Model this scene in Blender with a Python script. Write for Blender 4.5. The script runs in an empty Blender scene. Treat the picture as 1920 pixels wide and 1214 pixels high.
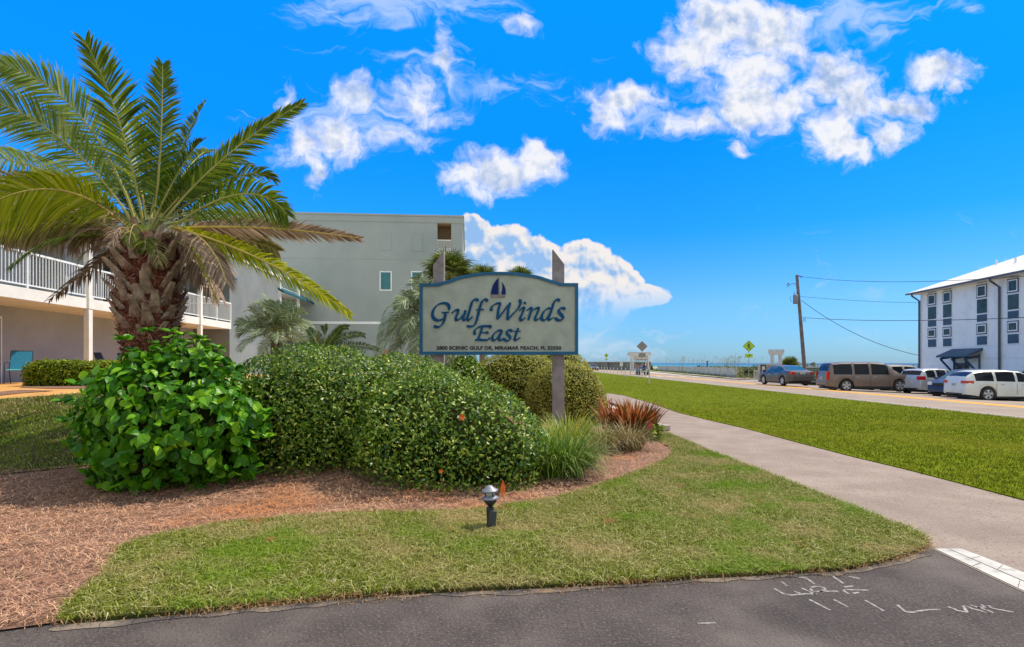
import bpy, bmesh, math, random
import numpy as np
from mathutils import Vector, Matrix, Euler
R = math.radians
C = bpy.context.scene.collection
scn = bpy.context.scene
rng = np.random.default_rng(7)
random.seed(7)

# ------------------------------------------------------------------ camera
F = 1050.0; EYE = 1.75; HOR = 681.0
cam = bpy.data.cameras.new('camera'); camo = bpy.data.objects.new('camera', cam); C.objects.link(camo)
camo.location = (0, 0, EYE); camo.rotation_euler = (R(90), 0, 0)
cam.sensor_width = 36; cam.lens = 36*F/1920; cam.shift_y = (HOR-607)/1920
cam.clip_start = 0.05; cam.clip_end = 60000
scn.camera = camo

# ------------------------------------------------------------------ light and exposure
scn.view_settings.view_transform = 'Standard'; scn.view_settings.look = 'None'
scn.view_settings.gamma = 1; scn.view_settings.exposure = 0.30
SUN_AZ, SUN_EL = R(63), R(56)
sd = Vector((math.sin(SUN_AZ)*math.cos(SUN_EL), math.cos(SUN_AZ)*math.cos(SUN_EL), math.sin(SUN_EL)))
sl = bpy.data.lights.new('sun', 'SUN'); sl.energy = 4.2; sl.angle = R(0.5); sl.color = (1, .90, .76)
so = bpy.data.objects.new('sun', sl); C.objects.link(so); so.rotation_euler = sd.to_track_quat('Z', 'Y').to_euler()

w = bpy.data.worlds.new('World'); scn.world = w; w.use_nodes = True
wt = w.node_tree; wt.nodes.clear(); WN = wt.nodes; WL = wt.links
def wn(t, **k):
    n = WN.new(t)
    for a, b in k.items(): setattr(n, a, b)
    return n
def win(n, i, v):
    if hasattr(v, 'node'): WL.new(v, n.inputs[i])
    else: n.inputs[i].default_value = v
def wm(op, a, b=0.0, c=0.0, clamp=False):
    n = wn('ShaderNodeMath', operation=op); n.use_clamp = clamp
    win(n, 0, a); win(n, 1, b); win(n, 2, c); return n.outputs[0]
def wv(op, a, b=(0, 0, 0)):
    n = wn('ShaderNodeVectorMath', operation=op); win(n, 0, a); win(n, 1, b)
    return n.outputs['Value'] if op == 'LENGTH' else n.outputs[0]
def wmix(f, a, b, bt='MIX'):
    n = wn('ShaderNodeMix', data_type='RGBA', blend_type=bt); win(n, 0, f); win(n, 6, a); win(n, 7, b); return n.outputs[2]
def wstep(v, lo, hi):
    n = wn('ShaderNodeMapRange', interpolation_type='SMOOTHSTEP'); win(n, 0, v); win(n, 1, lo); win(n, 2, hi); win(n, 3, 0.0); win(n, 4, 1.0); return n.outputs[0]
sky = wn('ShaderNodeTexSky', sky_type='NISHITA'); sky.sun_disc = False
sky.sun_elevation = SUN_EL; sky.sun_rotation = SUN_AZ; sky.air_density = 1.0; sky.dust_density = 0.3; sky.ozone_density = 2.0
tc = wn('ShaderNodeTexCoord'); D = wv('NORMALIZE', tc.outputs['Generated'])
sep = wn('ShaderNodeSeparateXYZ'); WL.new(D, sep.inputs[0])
yy = wm('MAXIMUM', wm('ABSOLUTE', sep.outputs[1]), 0.02)
U = wm('DIVIDE', sep.outputs[0], yy); V = wm('DIVIDE', sep.outputs[2], yy)
cmb = wn('ShaderNodeCombineXYZ'); win(cmb, 0, U); win(cmb, 1, V); UV = cmb.outputs[0]
# deep blue filter, stronger with height (a saturated gulf sky)
ramp = wn('ShaderNodeValToRGB'); win(ramp, 0, sep.outputs[2])
cr = ramp.color_ramp; cr.elements[0].position = 0.0; cr.elements[0].color = (.27, .50, .90, 1)
cr.elements[1].position = 0.55; cr.elements[1].color = (.01, .80, 1.75, 1)
for p, c in ((.10, (.27, .60, .95, 1)), (.22, (.055, .58, 1.25, 1)), (.35, (.012, .62, 1.5, 1))):
    e = cr.elements.new(p); e.color = c
skyc = wmix(1.0, sky.outputs[0], ramp.outputs[0], 'MULTIPLY')
lf = wm('MULTIPLY_ADD', wm('MINIMUM', wm('SUBTRACT', sep.outputs[0], .25), 0.0), -.55, 1.04)
cl_ = wn('ShaderNodeCombineXYZ'); [win(cl_, i, lf) for i in range(3)]
skyc = wmix(1.0, skyc, cl_.outputs[0], 'MULTIPLY')
CL = [  # pixel-sized direction blobs: centre x, y, radius x, y, weight
 (1296,92,62,44,1),(1350,40,80,52,1),(1435,60,75,52,1),(1490,90,35,38,.9),(1420,135,62,50,1),(1400,195,66,48,1),(1475,190,60,42,.8),(1315,228,48,22,.8),
 (1562,150,48,55,1),(1605,190,52,48,.9),(1555,245,50,42,1),(1590,285,55,28,.9),(1648,255,40,34,.9),(1690,190,66,26,.9),(1775,142,56,30,1),(1808,162,24,24,.8),
 (1180,185,70,24,1),(1130,220,38,34,.9),(1390,276,20,16,.8),(960,318,70,34,1.05),(995,305,40,32,1),(880,338,48,26,.9),(885,360,50,16,.7),
 (980,45,24,20,.7),(835,110,16,50,.5),(680,190,34,34,.62),(630,255,52,45,.85),(565,278,44,28,.6),(590,320,30,34,.45),(765,185,50,34,.6),(815,225,60,20,.5),(730,265,80,22,.45),(540,190,14,30,.5),
 (580,345,24,20,.5)]
BANK = [(882,438,40,34,1.1),(948,455,46,36,1.1),(1000,490,60,44,1.1),(1090,500,66,46,1.15),(1155,512,36,32,1.1),(1182,536,26,30,.9),(1110,560,80,55,1.0),(1000,560,130,70,.9),(900,530,70,80,.9),(1200,556,62,20,.85),(1080,600,60,46,.7)]
SOFT = [(720,5,190,62,1),(560,28,80,46,.7),(870,5,140,34,.8),(1600,18,120,44,.9),(1652,62,50,30,.7),(1812,8,60,20,.8),(950,160,150,24,.55),(1060,178,70,20,.5),(780,110,90,26,.5),
 (1400,190,230,70,.55),(1200,230,120,36,.55),(700,225,190,90,.85),(830,130,60,60,.7),(1010,165,110,22,.6),(1110,120,60,14,.35),(1290,60,26,90,.5),(1450,250,150,30,.5),(1090,650,190,40,.9),(1200,655,80,30,.8),(1020,610,120,60,.8),(1500,60,160,60,.5),(1850,560,200,60,.12)]
def field(lst, uvsock, k):
    acc = None
    for (x, y, rx, ry, a) in lst:
        d = wv('SUBTRACT', uvsock, ((x-960)/F, (HOR-y)/F, 0)); d = wv('MULTIPLY', d, (F/rx/k, F/ry/k, 0))
        l = wm('MULTIPLY_ADD', wv('LENGTH', d), -a, a)
        acc = l if acc is None else wm('MAXIMUM', acc, l)
    return acc
def noise(vec, sc, det, rough, dist=0.0):
    n = wn('ShaderNodeTexNoise', noise_dimensions='2D'); win(n, 'Vector', vec); n.inputs['Scale'].default_value = sc
    n.inputs['Detail'].default_value = det; n.inputs['Roughness'].default_value = rough; n.inputs['Distortion'].default_value = dist
    return n
wpn = noise(UV, 9, 3, .6)
UVw = wv('ADD', UV, wv('MULTIPLY', wv('SUBTRACT', wpn.outputs['Color'], (.5, .5, .5)), (.10, .07, 0)))
n1 = noise(UVw, 15, 8, .66).outputs['Fac']
n1b = noise(wv('ADD', UV, (.010, .016, 0)), 12, 4, .55).outputs['Fac']
n1c = noise(UV, 12, 4, .55).outputs['Fac']
def vor(vec, sc):
    n = wn('ShaderNodeTexVoronoi', voronoi_dimensions='2D', feature='SMOOTH_F1'); win(n, 'Vector', vec); n.inputs['Scale'].default_value = sc
    n.inputs['Detail'].default_value = 2.5; n.inputs['Roughness'].default_value = .55; n.inputs['Smoothness'].default_value = .35; n.normalize = True; return n.outputs['Distance']
UVb = wv('ADD', UV, wv('MULTIPLY', wv('SUBTRACT', wpn.outputs['Color'], (.5, .5, .5)), (.03, .02, 0)))
vb0 = vor(UVb, 24); vb1 = vor(wv('ADD', UVb, (.006, .009, 0)), 24)
fa = field(CL, UVw, 1.38); fb = field(BANK, UVb, 1.12); fs = field(SOFT, UVw, 1.1)
da = wm('MULTIPLY_ADD', wm('SUBTRACT', n1, .5), 1.75, wm('SUBTRACT', fa, .10))
A1 = wm('MULTIPLY', wstep(da, -.14, .60), .96)
db = wm('ADD', wm('MULTIPLY_ADD', wm('SUBTRACT', .42, vb0), .50, wm('SUBTRACT', fb, .05)), wm('MULTIPLY', wm('SUBTRACT', n1, .5), .35))
A2 = wm('MULTIPLY', wstep(db, -.01, .11), wm('MULTIPLY_ADD', wstep(V, .07, .15), .88, .08))
nst = noise(wv('MULTIPLY', UVw, (1, 2.2, 1)), 8, 8, .66, 1.0).outputs['Fac']
ds = wm('MULTIPLY_ADD', wm('SUBTRACT', nst, .5), 2.4, wm('SUBTRACT', fs, .08))
A3 = wm('MULTIPLY', wstep(ds, .05, .95), .70)
rel = wm('MULTIPLY', wm('SUBTRACT', n1c, n1b), 4.6)
sh = wm('ADD', wm('ADD', rel, wm('MULTIPLY', da, -.30)), .92, clamp=True)
lob = wstep(U, -.02, .09)
shb = wm('MULTIPLY_ADD', wm('SUBTRACT', vb1, vb0), 4.0, wm('MULTIPLY_ADD', wm('SUBTRACT', wm('MULTIPLY_ADD', lob, .30, .32), db), 1.7, wm('MULTIPLY_ADD', wm('SUBTRACT', n1c, .5), 1.6, .62)), clamp=True)
K = 6.6   # cloud radiance relative to the sky texture
def col(r, g, b): return (r*K, g*K, b*K, 1)
c1 = wmix(sh, col(.42, .56, .82), col(1.0, 1.0, 1.02))
c2 = wmix(shb, col(.33, .56, .90), col(1.0, .94, .88))
front = wstep(sep.outputs[1], .02, .1)
m = wmix(wm('MULTIPLY', A3, front), skyc, col(.60, .76, .95))
m = wmix(wm('MULTIPLY', A2, front), m, c2)
m = wmix(wm('MULTIPLY', A1, front), m, c1)
# broken bright cloud added out of view, overhead and behind, as neutral fill
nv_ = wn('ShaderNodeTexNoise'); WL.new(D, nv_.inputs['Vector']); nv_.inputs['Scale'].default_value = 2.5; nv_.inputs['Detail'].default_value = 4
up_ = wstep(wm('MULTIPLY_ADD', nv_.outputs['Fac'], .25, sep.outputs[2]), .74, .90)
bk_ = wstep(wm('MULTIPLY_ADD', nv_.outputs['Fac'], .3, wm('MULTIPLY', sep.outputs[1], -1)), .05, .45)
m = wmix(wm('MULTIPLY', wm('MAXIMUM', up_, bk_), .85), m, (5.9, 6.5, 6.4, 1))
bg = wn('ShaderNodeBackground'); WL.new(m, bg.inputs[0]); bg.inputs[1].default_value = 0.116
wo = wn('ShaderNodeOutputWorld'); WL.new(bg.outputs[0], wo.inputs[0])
w.cycles.sampling_method = 'MANUAL'; w.cycles.sample_map_resolution = 512

scn.cycles.max_bounces = 6; scn.cycles.diffuse_bounces = 3; scn.cycles.glossy_bounces = 2
scn.cycles.transmission_bounces = 4; scn.cycles.transparent_max_bounces = 8; scn.cycles.use_denoising = True

# ------------------------------------------------------------------ helpers
def smooth(a, b, x):
    t = np.clip((np.asarray(x, float)-a)/(b-a), 0, 1); return t*t*(3-2*t)
def H(x, y):                                     # height of the ground
    x = np.asarray(x, float); y = np.asarray(y, float)
    z = 1.1*smooth(6.6, 13.5, y)*(1-smooth(-3.8, 2.0, x))
    z = z - .07*np.clip(x-21.5, 0, 4)*smooth(200, 20, y)*0 - .055*np.clip(x-21.5, 0, 5)*(1-smooth(50, 70, y))
    z = z + .55*smooth(36, 44, x)*smooth(62, 80, y) - 6.5*smooth(50, 75, x)
    return z
def hz(x, y): return float(H(x, y))
def P3(px, py, Z): return Vector(((px-960)/F*Z, Z, EYE+(HOR-py)/F*Z))
def G(px, py):                                   # the ground point seen at a pixel
    dx, dz = (px-960)/F, (HOR-py)/F
    t = 2.0
    while t < 400:
        if EYE+dz*t <= hz(dx*t, t): break
        t += .01 if t < 30 else .1
    return (dx*t, t)
def GG(l): return [G(*p) for p in l]

def mat(name, c1, c2=None, rough=.6, nscale=6.0, ndet=4, bump=0.0, bscale=None, metal=0.0, spec=.5, coat=0.0, extra=None, island=False, trans=0.0, contrast=(.35, .65)):
    m = bpy.data.materials.new(name); m.use_nodes = True; t = m.node_tree; N = t.nodes; L = t.links
    b = N['Principled BSDF']; b.inputs['Roughness'].default_value = rough; b.inputs['Metallic'].default_value = metal
    b.inputs['Specular IOR Level'].default_value = spec; b.inputs['Coat Weight'].default_value = coat; b.inputs['Coat Roughness'].default_value = .03
    tcn = N.new('ShaderNodeTexCoord'); geo = N.new('ShaderNodeNewGeometry')
    c1 = (*c1, 1); c2 = (*(c2 or c1[:3]), 1)
    rp = N.new('ShaderNodeValToRGB'); rp.color_ramp.elements[0].color = c1; rp.color_ramp.elements[1].color = c2
    if island:
        rp.color_ramp.elements[0].position = 0; rp.color_ramp.elements[1].position = 1
        L.new(geo.outputs['Random Per Island'], rp.inputs[0])
        if isinstance(island, (list, tuple)):
            for p, c in island: rp.color_ramp.elements.new(p).color = (*c, 1)
    else:
        nz = N.new('ShaderNodeTexNoise'); nz.inputs['Scale'].default_value = nscale; nz.inputs['Detail'].default_value = ndet; nz.inputs['Roughness'].default_value = .6
        L.new(geo.outputs['Position'] if nscale < 0 else tcn.outputs['Object'], nz.inputs['Vector'])
        rp.color_ramp.elements[0].position = contrast[0]; rp.color_ramp.elements[1].position = contrast[1]
        L.new(nz.outputs['Fac'], rp.inputs[0])
    colr = rp.outputs[0]
    if extra: colr = extra(t, colr, tcn, geo)
    L.new(colr, b.inputs['Base Color'])
    if bump:
        n2 = N.new('ShaderNodeTexNoise'); n2.inputs['Scale'].default_value = bscale or nscale*5; n2.inputs['Detail'].default_value = 5
        L.new(tcn.outputs['Object'], n2.inputs['Vector'])
        bp = N.new('ShaderNodeBump'); bp.inputs['Strength'].default_value = bump; bp.inputs['Distance'].default_value = .02
        L.new(n2.outputs['Fac'], bp.inputs['Height']); L.new(bp.outputs[0], b.inputs['Normal'])
    if trans:
        tr = N.new('ShaderNodeBsdfTranslucent'); L.new(colr, tr.inputs[0]); mx = N.new('ShaderNodeMixShader'); mx.inputs[0].default_value = trans
        L.new(b.outputs[0], mx.inputs[1]); L.new(tr.outputs[0], mx.inputs[2]); L.new(mx.outputs[0], N['Material Output'].inputs[0])
    return m
def patches(c, scale, lo, hi, amt=1.0, det=3):   # mixes a second colour in over large world patches
    def f(t, colr, tcn, geo):
        N, L = t.nodes, t.links
        nz = N.new('ShaderNodeTexNoise'); nz.inputs['Scale'].default_value = scale; nz.inputs['Detail'].default_value = det
        L.new(geo.outputs['Position'], nz.inputs['Vector'])
        mr = N.new('ShaderNodeMapRange'); mr.inputs[1].default_value = lo; mr.inputs[2].default_value = hi; mr.inputs[4].default_value = amt
        L.new(nz.outputs['Fac'], mr.inputs[0])
        mx = N.new('ShaderNodeMix'); mx.data_type = 'RGBA'; L.new(mr.outputs[0], mx.inputs[0]); L.new(colr, mx.inputs[6]); mx.inputs[7].default_value = (*c, 1)
        return mx.outputs[2]
    return f
def chain(*fs):
    def f(t, c, a, b):
        for g in fs: c = g(t, c, a, b)
        return c
    return f

def mesh_np(name, V, faces, mats, mi=None, smooth_=False, parent=None):
    """V (n,3) array; faces: list of (m,k) index arrays, one per polygon size"""
    me = bpy.data.meshes.new(name)
    V = np.asarray(V, np.float32); me.vertices.add(len(V)); me.vertices.foreach_set('co', V.ravel())
    faces = [np.asarray(f, np.int32) for f in faces if len(f)]
    tot = np.concatenate([np.full(len(f), f.shape[1], np.int32) for f in faces]); li = np.concatenate([f.ravel() for f in faces])
    me.loops.add(len(li)); me.loops.foreach_set('vertex_index', li)
    me.polygons.add(len(tot)); st = np.zeros(len(tot), np.int32); st[1:] = np.cumsum(tot)[:-1]
    me.polygons.foreach_set('loop_start', st); me.polygons.foreach_set('loop_total', tot)
    for m in (mats if isinstance(mats, (list, tuple)) else [mats]): me.materials.append(m)
    if mi is not None: me.polygons.foreach_set('material_index', np.asarray(mi, np.int32))
    me.polygons.foreach_set('use_smooth', np.full(len(tot), bool(smooth_)))
    me.update(calc_edges=True); me.validate()
    o = bpy.data.objects.new(name, me); C.objects.link(o)
    if parent: o.parent = parent
    return o
def instance_np(T, TF, O, X, Y, Z, S):
    """template verts T (k,3), faces TF [arrays], frames O/X/Y/Z (n,3), scales S (n,) or (n,3)"""
    n = len(O); S = np.asarray(S, float)
    if S.ndim == 1: S = np.repeat(S[:, None], 3, 1)
    A = T[None, :, :]*S[:, None, :]
    V = O[:, None, :]+A[:, :, 0:1]*X[:, None, :]+A[:, :, 1:2]*Y[:, None, :]+A[:, :, 2:3]*Z[:, None, :]
    k = len(T); off = (np.arange(n)*k)[:, None, None]
    return V.reshape(-1, 3), [(np.asarray(f)[None]+off).reshape(-1, np.asarray(f).shape[1]) for f in TF]
def nrm(a): a = np.asarray(a, float); return a/np.maximum(np.linalg.norm(a, axis=-1, keepdims=True), 1e-9)

class MB:
    def __init__(s): s.v = []; s.f = []; s.m = []
    def add(s, vs, fs, mi=0):
        o = len(s.v); s.v += [tuple(p) for p in vs]; s.f += [tuple(i+o for i in f) for f in fs]; s.m += [mi]*len(fs); return s
    def box(s, x0, x1, y0, y1, z0, z1, mi=0):
        return s.add([(x0,y0,z0),(x1,y0,z0),(x1,y1,z0),(x0,y1,z0),(x0,y0,z1),(x1,y0,z1),(x1,y1,z1),(x0,y1,z1)],
                     [(0,3,2,1),(4,5,6,7),(0,1,5,4),(1,2,6,5),(2,3,7,6),(3,0,4,7)], mi)
    def obox(s, O, A, B, Cc, mi=0):       # oriented box: corner O, three edge vectors
        O, A, B, Cc = Vector(O), Vector(A), Vector(B), Vector(Cc)
        v = [O, O+A, O+A+B, O+B, O+Cc, O+A+Cc, O+A+B+Cc, O+B+Cc]
        return s.add(v, [(0,3,2,1),(4,5,6,7),(0,1,5,4),(1,2,6,5),(2,3,7,6),(3,0,4,7)], mi)
    def tube(s, pts, r, n=8, mi=0, caps=True):
        pts = [Vector(p) for p in pts]; rs = r if isinstance(r, (list, tuple)) else [r]*len(pts); o = len(s.v); up = None
        for i, p in enumerate(pts):
            t = (pts[min(i+1, len(pts)-1)]-pts[max(i-1, 0)]).normalized()
            a = (Vector((0, 0, 1)) if abs(t.z) < .9 else Vector((0, 1, 0))) if up is None else up
            x = t.cross(a).normalized(); y = x.cross(t).normalized(); up = y
            for k in range(n):
                q = 2*math.pi*k/n; s.v.append(tuple(p+x*(math.cos(q)*rs[i])+y*(math.sin(q)*rs[i])))
        for i in range(len(pts)-1):
            for k in range(n):
                a = o+i*n+k; b = o+i*n+(k+1) % n; s.f.append((a, b, b+n, a+n)); s.m.append(mi)
        if caps:
            s.f.append(tuple(range(o+n-1, o-1, -1))); s.f.append(tuple(range(o+(len(pts)-1)*n, o+len(pts)*n))); s.m += [mi, mi]
        return s
    def lathe(s, prof, c=(0, 0, 0), n=20, mi=0):
        o = len(s.v)
        for r, z in prof:
            for k in range(n):
                q = 2*math.pi*k/n; s.v.append((c[0]+r*math.cos(q), c[1]+r*math.sin(q), c[2]+z))
        for i in range(len(prof)-1):
            for k in range(n):
                a = o+i*n+k; b = o+i*n+(k+1) % n; s.f.append((a, b, b+n, a+n)); s.m.append(mi)
        return s
    def prism(s, poly, fn, d0, d1, mi=0):  # 2-D outline, fn(u,v,d) -> 3-D, between depths d0 and d1
        n = len(poly); v = [fn(u, w_, d0) for u, w_ in poly]+[fn(u, w_, d1) for u, w_ in poly]
        return s.add(v, [tuple(range(n-1, -1, -1)), tuple(range(n, 2*n))]+[(i, (i+1) % n, (i+1) % n+n, i+n) for i in range(n)], mi)
    def ribbon(s, pts, wfn, fn, d0, d1, mi=0):  # a pen stroke of varying width, raised from d0 to d1
        o = len(s.v); n = len(pts)
        for i, p in enumerate(pts):
            a = pts[max(i-1, 0)]; b = pts[min(i+1, n-1)]; tx, ty = b[0]-a[0], b[1]-a[1]; l = math.hypot(tx, ty) or 1; tx /= l; ty /= l
            hw = wfn(tx, ty, i/(n-1)); mx, my = -ty*hw, tx*hw
            for d in (d0, d1):
                s.v.append(tuple(fn(p[0]+mx, p[1]+my, d))); s.v.append(tuple(fn(p[0]-mx, p[1]-my, d)))
        for i in range(n-1):
            a = o+4*i; b = a+4
            for f in ((a+2, a+3, b+3, b+2), (a, a+2, b+2, b), (a+1, b+1, b+3, a+3)): s.f.append(f); s.m.append(mi)
        for a in (o, o+4*(n-1)): s.f.append((a, a+1, a+3, a+2)); s.m.append(mi)
        return s
    def build(s, name, mats, parent=None, smooth_=False, bevel=0, fix=False):
        me = bpy.data.meshes.new(name); me.from_pydata(s.v, [], s.f)
        for m in (mats if isinstance(mats, (list, tuple)) else [mats]): me.materials.append(m)
        me.polygons.foreach_set('material_index', s.m)
        if smooth_: me.polygons.foreach_set('use_smooth', [True]*len(s.f))
        bm = bmesh.new(); bm.from_mesh(me); bmesh.ops.recalc_face_normals(bm, faces=bm.faces[:]); bm.to_mesh(me); bm.free()
        o = bpy.data.objects.new(name, me); C.objects.link(o)
        if parent: o.parent = parent
        if bevel:
            b = o.modifiers.new('b', 'BEVEL'); b.width = bevel; b.segments = 2; b.limit_method = 'ANGLE'; b.angle_limit = R(40)
        return o
def tag(o, label=None, cat=None, group=None, kind=None):
    for k, v in (('label', label), ('category', cat), ('group', group), ('kind', kind)):
        if v: o[k] = v
    return o
def thing(name, label, cat, loc=(0, 0, 0), rz=0.0, group=None):
    o = bpy.data.objects.new(name, None); C.objects.link(o); o.location = loc; o.rotation_euler = (0, 0, rz)
    return tag(o, label, cat, group)
def dup(root, loc, rz, label, group=None):
    r = root.copy(); C.objects.link(r); r.location = loc; r.rotation_euler = (0, 0, rz); r['label'] = label
    if group: r['group'] = group
    for ch in list(root.children):
        c = ch.copy(); C.objects.link(c); c.parent = r
        for g_ in ch.children:
            d = g_.copy(); C.objects.link(d); d.parent = c
    return r
def catmull(p, n=8):
    p = [np.array(q, float) for q in p]; q = [2*p[0]-p[1]]+p+[2*p[-1]-p[-2]]; out = []
    for i in range(1, len(q)-2):
        for k in range(n):
            t = k/n; out.append(.5*((2*q[i])+(-q[i-1]+q[i+1])*t+(2*q[i-1]-5*q[i]+4*q[i+1]-q[i+2])*t*t+(-q[i-1]+3*q[i]-3*q[i+1]+q[i+2])*t**3))
    out.append(q[-2]); return out
def sheet(name, poly, off, mt, step=1.0, kind='structure', thick=0.0):
    bm = bmesh.new(); bm.faces.new([bm.verts.new((x, y, 0)) for x, y in poly])
    xs = [p[0] for p in poly]; ys = [p[1] for p in poly]
    for ax, lo, hi in ((0, min(xs), max(xs)), (1, min(ys), max(ys))):
        g = math.floor(lo/step)*step+step
        while g < hi:
            co = (g, 0, 0) if ax == 0 else (0, g, 0); no = (1, 0, 0) if ax == 0 else (0, 1, 0)
            bmesh.ops.bisect_plane(bm, geom=bm.verts[:]+bm.edges[:]+bm.faces[:], plane_co=co, plane_no=no); g += step
    for v in bm.verts: v.co.z = hz(v.co.x, v.co.y)+off
    bmesh.ops.recalc_face_normals(bm, faces=bm.faces[:])
    if sum(f.normal.z for f in bm.faces) < 0: bmesh.ops.reverse_faces(bm, faces=bm.faces[:])
    if thick:
        e = [e for e in bm.edges if e.is_boundary]; r = bmesh.ops.extrude_edge_only(bm, edges=e)
        for v in r['geom']:
            if isinstance(v, bmesh.types.BMVert): v.co.z -= thick
    me = bpy.data.meshes.new(name); bm.to_mesh(me); bm.free(); me.materials.append(mt)
    o = bpy.data.objects.new(name, me); C.objects.link(o); o['kind'] = kind; return o
def inpoly(x, y, poly):
    c = np.zeros(len(x), bool); n = len(poly)
    for i in range(n):
        x1, y1 = poly[i]; x2, y2 = poly[(i+1) % n]
        if y1 == y2: continue
        k = ((y1 > y) != (y2 > y)) & (x < (x2-x1)*(y-y1)/(y2-y1)+x1); c ^= k
    return c
def sample(poly, n):
    xs = [p[0] for p in poly]; ys = [p[1] for p in poly]; x = rng.uniform(min(xs), max(xs), n); y = rng.uniform(min(ys), max(ys), n)
    k = inpoly(x, y, poly); return x[k], y[k]

# ------------------------------------------------------------------ the ground
m_soil = mat('soil', (.30, .25, .19), (.42, .36, .28), .95, 3)
m_asph = mat('asphalt', (.068, .055, .050), (.112, .092, .082), .95, 2.2, 6, 1.0, 45, spec=.15, contrast=(.3, .7), extra=chain(patches((.155, .128, .115), 44, .56, .64, .8), patches((.035, .028, .027), 48, .58, .66, .7), patches((.18, .15, .13), .9, .50, .68, .65, 7), patches((.05, .042, .04), .6, .52, .66, .6, 6)))
def cracks(sc, dark, lo=.0, hi=.012):
    def f(t, colr, tcn, geo):
        N, L = t.nodes, t.links
        nz = N.new('ShaderNodeTexNoise'); nz.inputs['Scale'].default_value = sc*2; nz.inputs['Detail'].default_value = 5; L.new(geo.outputs['Position'], nz.inputs['Vector'])
        mx0 = N.new('ShaderNodeMix'); mx0.data_type = 'RGBA'; mx0.inputs[0].default_value = .25; L.new(geo.outputs['Position'], mx0.inputs[6]); L.new(nz.outputs['Color'], mx0.inputs[7])
        v = N.new('ShaderNodeTexVoronoi'); v.feature = 'DISTANCE_TO_EDGE'; v.inputs['Scale'].default_value = sc; L.new(mx0.outputs[2], v.inputs['Vector'])
        mr = N.new('ShaderNodeMapRange'); mr.inputs[1].default_value = lo; mr.inputs[2].default_value = hi; L.new(v.outputs['Distance'], mr.inputs[0])
        mx = N.new('ShaderNodeMix'); mx.data_type = 'RGBA'; L.new(mr.outputs[0], mx.inputs[0]); mx.inputs[6].default_value = (*dark, 1); L.new(colr, mx.inputs[7]); return mx.outputs[2]
    return f
m_path = mat('path_concrete', (.26, .195, .155), (.34, .265, .215), .95, 1.5, 6, .7, 40, spec=.2, extra=chain(patches((.16, .12, .095), 28, .58, .66, .8), patches((.42, .34, .28), 36, .6, .68, .8), patches((.22, .165, .135), .7, .5, .7, .6, 6)))
m_road = mat('road_asphalt', (.27, .21, .165), (.34, .27, .215), .95, .5, 6, .3, 40, spec=.2, extra=patches((.22, .17, .14), 9, .55, .75, .5))
m_lot = mat('lot_asphalt', (.27, .215, .175), (.36, .30, .25), .9, .6, 6, .3, 40)
m_patio = mat('patio_stain', (.50, .24, .06), (.62, .32, .09), .8, 1.2, 5)
m_mulch0 = mat('mulch_base', (.15, .075, .045), (.30, .16, .10), 1, 14, 6, 1, 60)
m_lawn0 = mat('lawn_base', (.03, .035, .008), (.07, .075, .02), 1, 5, 6, 1, 70, spec=.05, extra=patches((.13, .10, .04), .8, .48, .66, .8))
m_lawn1 = mat('verge_base', (.10, .12, .002), (.15, .18, .003), 1, 1.2, 8, 1, 22, spec=.05, extra=chain(patches((.05, .075, .002), 3.5, .5, .68, .7, 8), patches((.24, .27, .008), 6, .6, .72, .6, 6)))
m_sand = mat('sand', (.55, .47, .36), (.72, .64, .52), .95, .4, 6, .4, 8)
m_white = mat('white_line', (.42, .39, .34), (.56, .53, .47), .8, 3, 6, .2, 60, extra=patches((.30, .26, .22), 9, .54, .66, .75, 8))
m_yel = mat('yellow_line', (.85, .38, .02), (.95, .46, .05), .8, 4, 6, extra=patches((.62, .40, .2), 5, .60, .75, .5))
m_chalk = mat('chalk', (.13, .11, .10), (.34, .305, .285), .95, 22, 8, contrast=(.34, .58))

# base terrain: one sheet out to the shore line
def grid_sheet(name, xs, ys, off, mt):
    X, Y = np.meshgrid(xs, ys); V = np.stack([X, Y, H(X, Y)+off], -1).reshape(-1, 3); nx = len(xs); ny = len(ys)
    i = (np.arange(ny-1)[:, None]*nx+np.arange(nx-1)[None]).ravel()
    o = mesh_np(name, V, [np.stack([i, i+1, i+nx+1, i+nx], 1)], mt, smooth_=True); o['kind'] = 'structure'; return o
grid_sheet('ground', np.r_[-3000, -800, -200, -80, np.arange(-40, 100, 1.0), 120], np.r_[-200, -60, -20, np.arange(-6, 30, .5), np.arange(30, 140, 2), 180, 260, 500, 1000, 2500], -.10, m_sand)
# sea
m_sea = mat('sea_water', (.008, .13, .19), (.015, .17, .22), .35, .02, 3, 0, spec=.5)
t = m_sea.node_tree; nz = t.nodes.new('ShaderNodeTexNoise'); nz.inputs['Scale'].default_value = .6; nz.inputs['Detail'].default_value = 6
g_ = t.nodes.new('ShaderNodeNewGeometry'); mp = t.nodes.new('ShaderNodeMapping'); mp.inputs['Scale'].default_value = (1, .35, 1)
t.links.new(g_.outputs['Position'], mp.inputs[0]); t.links.new(mp.outputs[0], nz.inputs['Vector'])
bp = t.nodes.new('ShaderNodeBump'); bp.inputs['Strength'].default_value = .6; bp.inputs['Distance'].default_value = .6; t.links.new(nz.outputs['Fac'], bp.inputs['Height']); t.links.new(bp.outputs[0], t.nodes['Principled BSDF'].inputs['Normal'])
sp = t.nodes.new('ShaderNodeSeparateXYZ'); t.links.new(g_.outputs['Position'], sp.inputs[0])
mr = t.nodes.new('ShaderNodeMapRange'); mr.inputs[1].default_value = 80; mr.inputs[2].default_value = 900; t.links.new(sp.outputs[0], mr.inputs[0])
mx = t.nodes.new('ShaderNodeMix'); mx.data_type = 'RGBA'; t.links.new(mr.outputs[0], mx.inputs[0]); mx.inputs[6].default_value = (.01, .26, .26, 1); mx.inputs[7].default_value = (.006, .085, .14, 1)
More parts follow.
